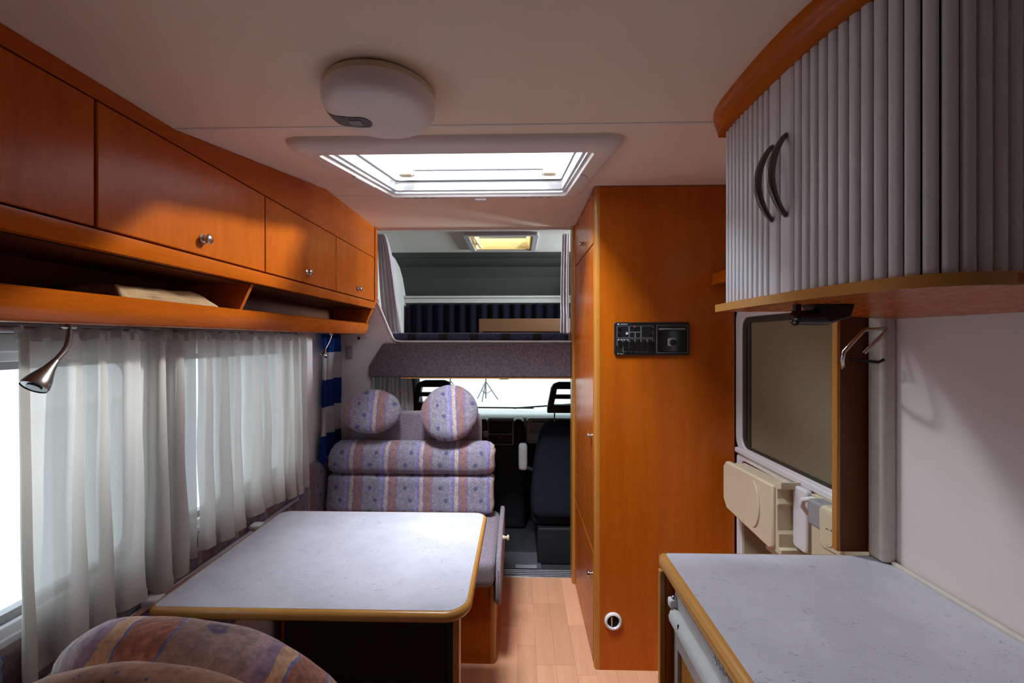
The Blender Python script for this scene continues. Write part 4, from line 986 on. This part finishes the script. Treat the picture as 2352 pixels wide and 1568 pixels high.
# ================================================================== CAB
def cab_seat(label, cx, y, full=True):
    t = thing('captain_chair', label, 'car seat', (cx, y, -.06), 'cab seats')
    def taper(p, u):
        p = Vector(p); k = (p.z - .25) / .63; p.x = cx + (p.x - cx) * (1 - .36 * max(0, k) ** 2.4); p.y += (p.z - .3) * .16; return p
    MB().rbox(cx - .265, cx + .265, y, y + .15, .24, .868, .07, 10, taper).build('backrest', 'seat_fabric', t, smooth=True)
    MB().rbox(cx - .26, cx + .26, y + .05, y + .58, .18, .34, .05, 8).build('seat_base', 'seat_fabric', t, smooth=True)
    ibox(cx - .22, cx + .22, y + .03, y + .48, -.06, .18).build('pedestal', 'cab_dark', t, bevel=.01)
    hy = y + .10; hp_ = MB()
    out = [(cx - .150, .925), (cx + .150, .925), (cx + .155, .95), (cx + .120, 1.09), (cx + .095, 1.122), (cx + .05, 1.132), (cx - .05, 1.132), (cx - .095, 1.122), (cx - .120, 1.09), (cx - .155, .95)]
    def band(z0, z1):
        w0 = .152 - max(0, z0 - .95) * .24; w1 = .152 - max(0, z1 - .95) * .24
        return [(cx - w0, z0), (cx + w0, z0), (cx + w1, z1), (cx - w1, z1)]
    hp_.prism(band(.925, .978), hy, hy + .07, 'Y'); hp_.prism(band(1.020, 1.046), hy, hy + .07, 'Y')
    hp_.prism([(cx - .125, 1.086), (cx + .125, 1.086), (cx + .108, 1.118), (cx + .07, 1.132), (cx - .07, 1.132), (cx - .108, 1.118)], hy, hy + .07, 'Y')
    for sg in (-1, 1): hp_.prism([(cx + sg * .152, .95), (cx + sg * .112, .95), (cx + sg * .082, 1.10), (cx + sg * .122, 1.10)], hy, hy + .07, 'Y')
    hp_.build('headrest', 'black_plastic', t, bevel=.008)
    for sg in (-1, 1): MB().tube([(cx + sg * .10, hy + .035, .84), (cx + sg * .10, hy + .035, .94)], .005, 8).build('headrest_rod', 'chrome', t, smooth=True)
    MB().rbox(cx - .345, cx - .285, y + .06, y + .12, .545, .725, .022, 5).build('armrest', 'armrest', t, smooth=True)
    MB().tube([(cx - .29, y + .09, .56), (cx - .25, y + .09, .545)], .014, 10).build('armrest_pivot', 'cab_dark', t, smooth=True)
    return t
cab_seat('dark passenger cab seat with slotted headrest beside the wardrobe', .345, 2.84)
cab_seat('dark driver cab seat behind the round cushions', -.60, 2.95)
db = thing('dashboard', 'grey and black cab dashboard under the windscreen', 'dashboard', (-.05, 3.9, -.06))
MB().prism([(3.56, .775), (3.62, .785), (4.0, .74), (4.46, .70), (4.48, .60), (3.70, .55), (3.56, .62), (3.53, .70)], AX0 + .01, AX1 - .01, 'X').build('top_pad', 'dash_glare', db, bevel=.02, seg=3)
ibox(AX0 + .01, AX1 - .01, 3.72, 4.45, -.06, .60).build('lower_fascia', 'cab_dark', db)
ibox(-.31, .055, 3.40, 3.72, -.06, .735).build('centre_console', 'cab_dark', db, bevel=.03, seg=3)
ibox(-.245, -.035, 3.385, 3.402, .60, .80).build('radio_bezel', 'mid_grey', db, bevel=.008)
ibox(-.232, -.048, 3.380, 3.39, .69, .788).build('radio_panel', 'black_plastic', db, bevel=.004)
ibox(-.232, -.048, 3.380, 3.39, .61, .682).build('climate_panel', 'black_plastic', db, bevel=.004)
MB().rbox(-.315, -.235, 3.38, 3.56, .66, .800, .04, 5).build('vent_pod', 'black_plastic', db, smooth=True)
MB().rbox(-.045, .045, 3.38, 3.56, .62, .800, .04, 5).build('vent_pod', 'black_plastic', db, smooth=True)
ibox(-.148, -.130, 3.376, 3.382, .655, .662).build('hazard_switch', 'red', db)
fr = MB(); ring_prism(fr, rrect(.065, .46, .585, .790, .03), rrect(.088, .43, .670, .765, .02), 3.50, 3.56, 'Y'); fr.build('tray_surround', 'dash_glare', db, bevel=.008)
ibox(.08, .44, 3.55, 3.56, .665, .77).build('tray_recess', 'black_plastic', db)
for (a, b) in (((-.55, 4.40, .735), (.15, 4.33, .742)), ((-.05, 4.36, .735), (.55, 4.32, .785))):
    MB().tube([a, b], .008, 8).build('wiper', 'cab_dark', db, smooth=True)
gl_ = thing('gear_lever', 'gear lever with pale round knob between the cab seats', 'gear lever', (-.245, 3.25, .3))
MB().tube([(-.245, 3.26, .50), (-.245, 3.255, .62), (-.245, 3.25, .70)], .008, 8).build('stick', 'black_plastic', gl_, smooth=True)
MB().lathe([(.001, -.026), (.014, -.022), (.022, -.010), (.024, 0), (.020, .014), (.012, .022), (.001, .025)], (-.245, 3.25, .715), 'Z', 20).build('knob', 'mid_grey', gl_, smooth=True)
MB().rbox(-.33, -.16, 3.16, 3.37, .35, .53, .04, 5).build('gaiter', 'black_plastic', gl_, smooth=True)
rv = thing('rear_view_mirror', 'rear-view mirror hanging at the top of the windscreen', 'mirror', (-.13, 3.9, 1.08))
MB().rbox(-.175, -.085, 3.88, 3.91, 1.065, 1.12, .012, 4).build('mirror_shell', 'grey_plastic', rv, smooth=True)
MB().tube([(-.13, 3.91, 1.10), (-.13, 4.05, 1.19)], .008, 8).build('stalk', 'grey_plastic', rv, smooth=True)
cm = tag(ibox(-.10, .15, 2.74, 3.02, -.0595, -.050).build('floor_mat', 'mat_grey', None, bevel=.003), 'grey mat on the dark cab floor', 'mat')
pd = tag(ibox(-.02, .12, 2.78, 2.84, -.0499, -.044).build('mat_plate', 'mid_grey', None, bevel=.002), 'grey metal plate on the cab floor mat', 'plate')

# light stands in the studio
def stand(label, x, y, s=1.0):
    t = thing('light_stand', label, 'light stand', (x, y, -.62), 'studio light stands')
    MB().tube([(x, y, -.55), (x, y, 2.6)], .022, 8).build('column', 'stand_metal', t, smooth=True)
    for k in range(3):
        a = .3 + k * 2 * PI / 3
        MB().tube([(x, y, .02), (x + .42 * math.cos(a), y + .42 * math.sin(a), -.60)], .016, 6).build('leg', 'stand_metal', t, smooth=True)
        MB().tube([(x, y, -.40), (x + .21 * math.cos(a), y + .21 * math.sin(a), -.29)], .012, 6).build('brace', 'stand_metal', t, smooth=True)
stand('dark light stand seen above the right round cushion', -1.10, 14.6)
stand('second dark light stand near the studio wall, half hidden', -2.36, 15.0)
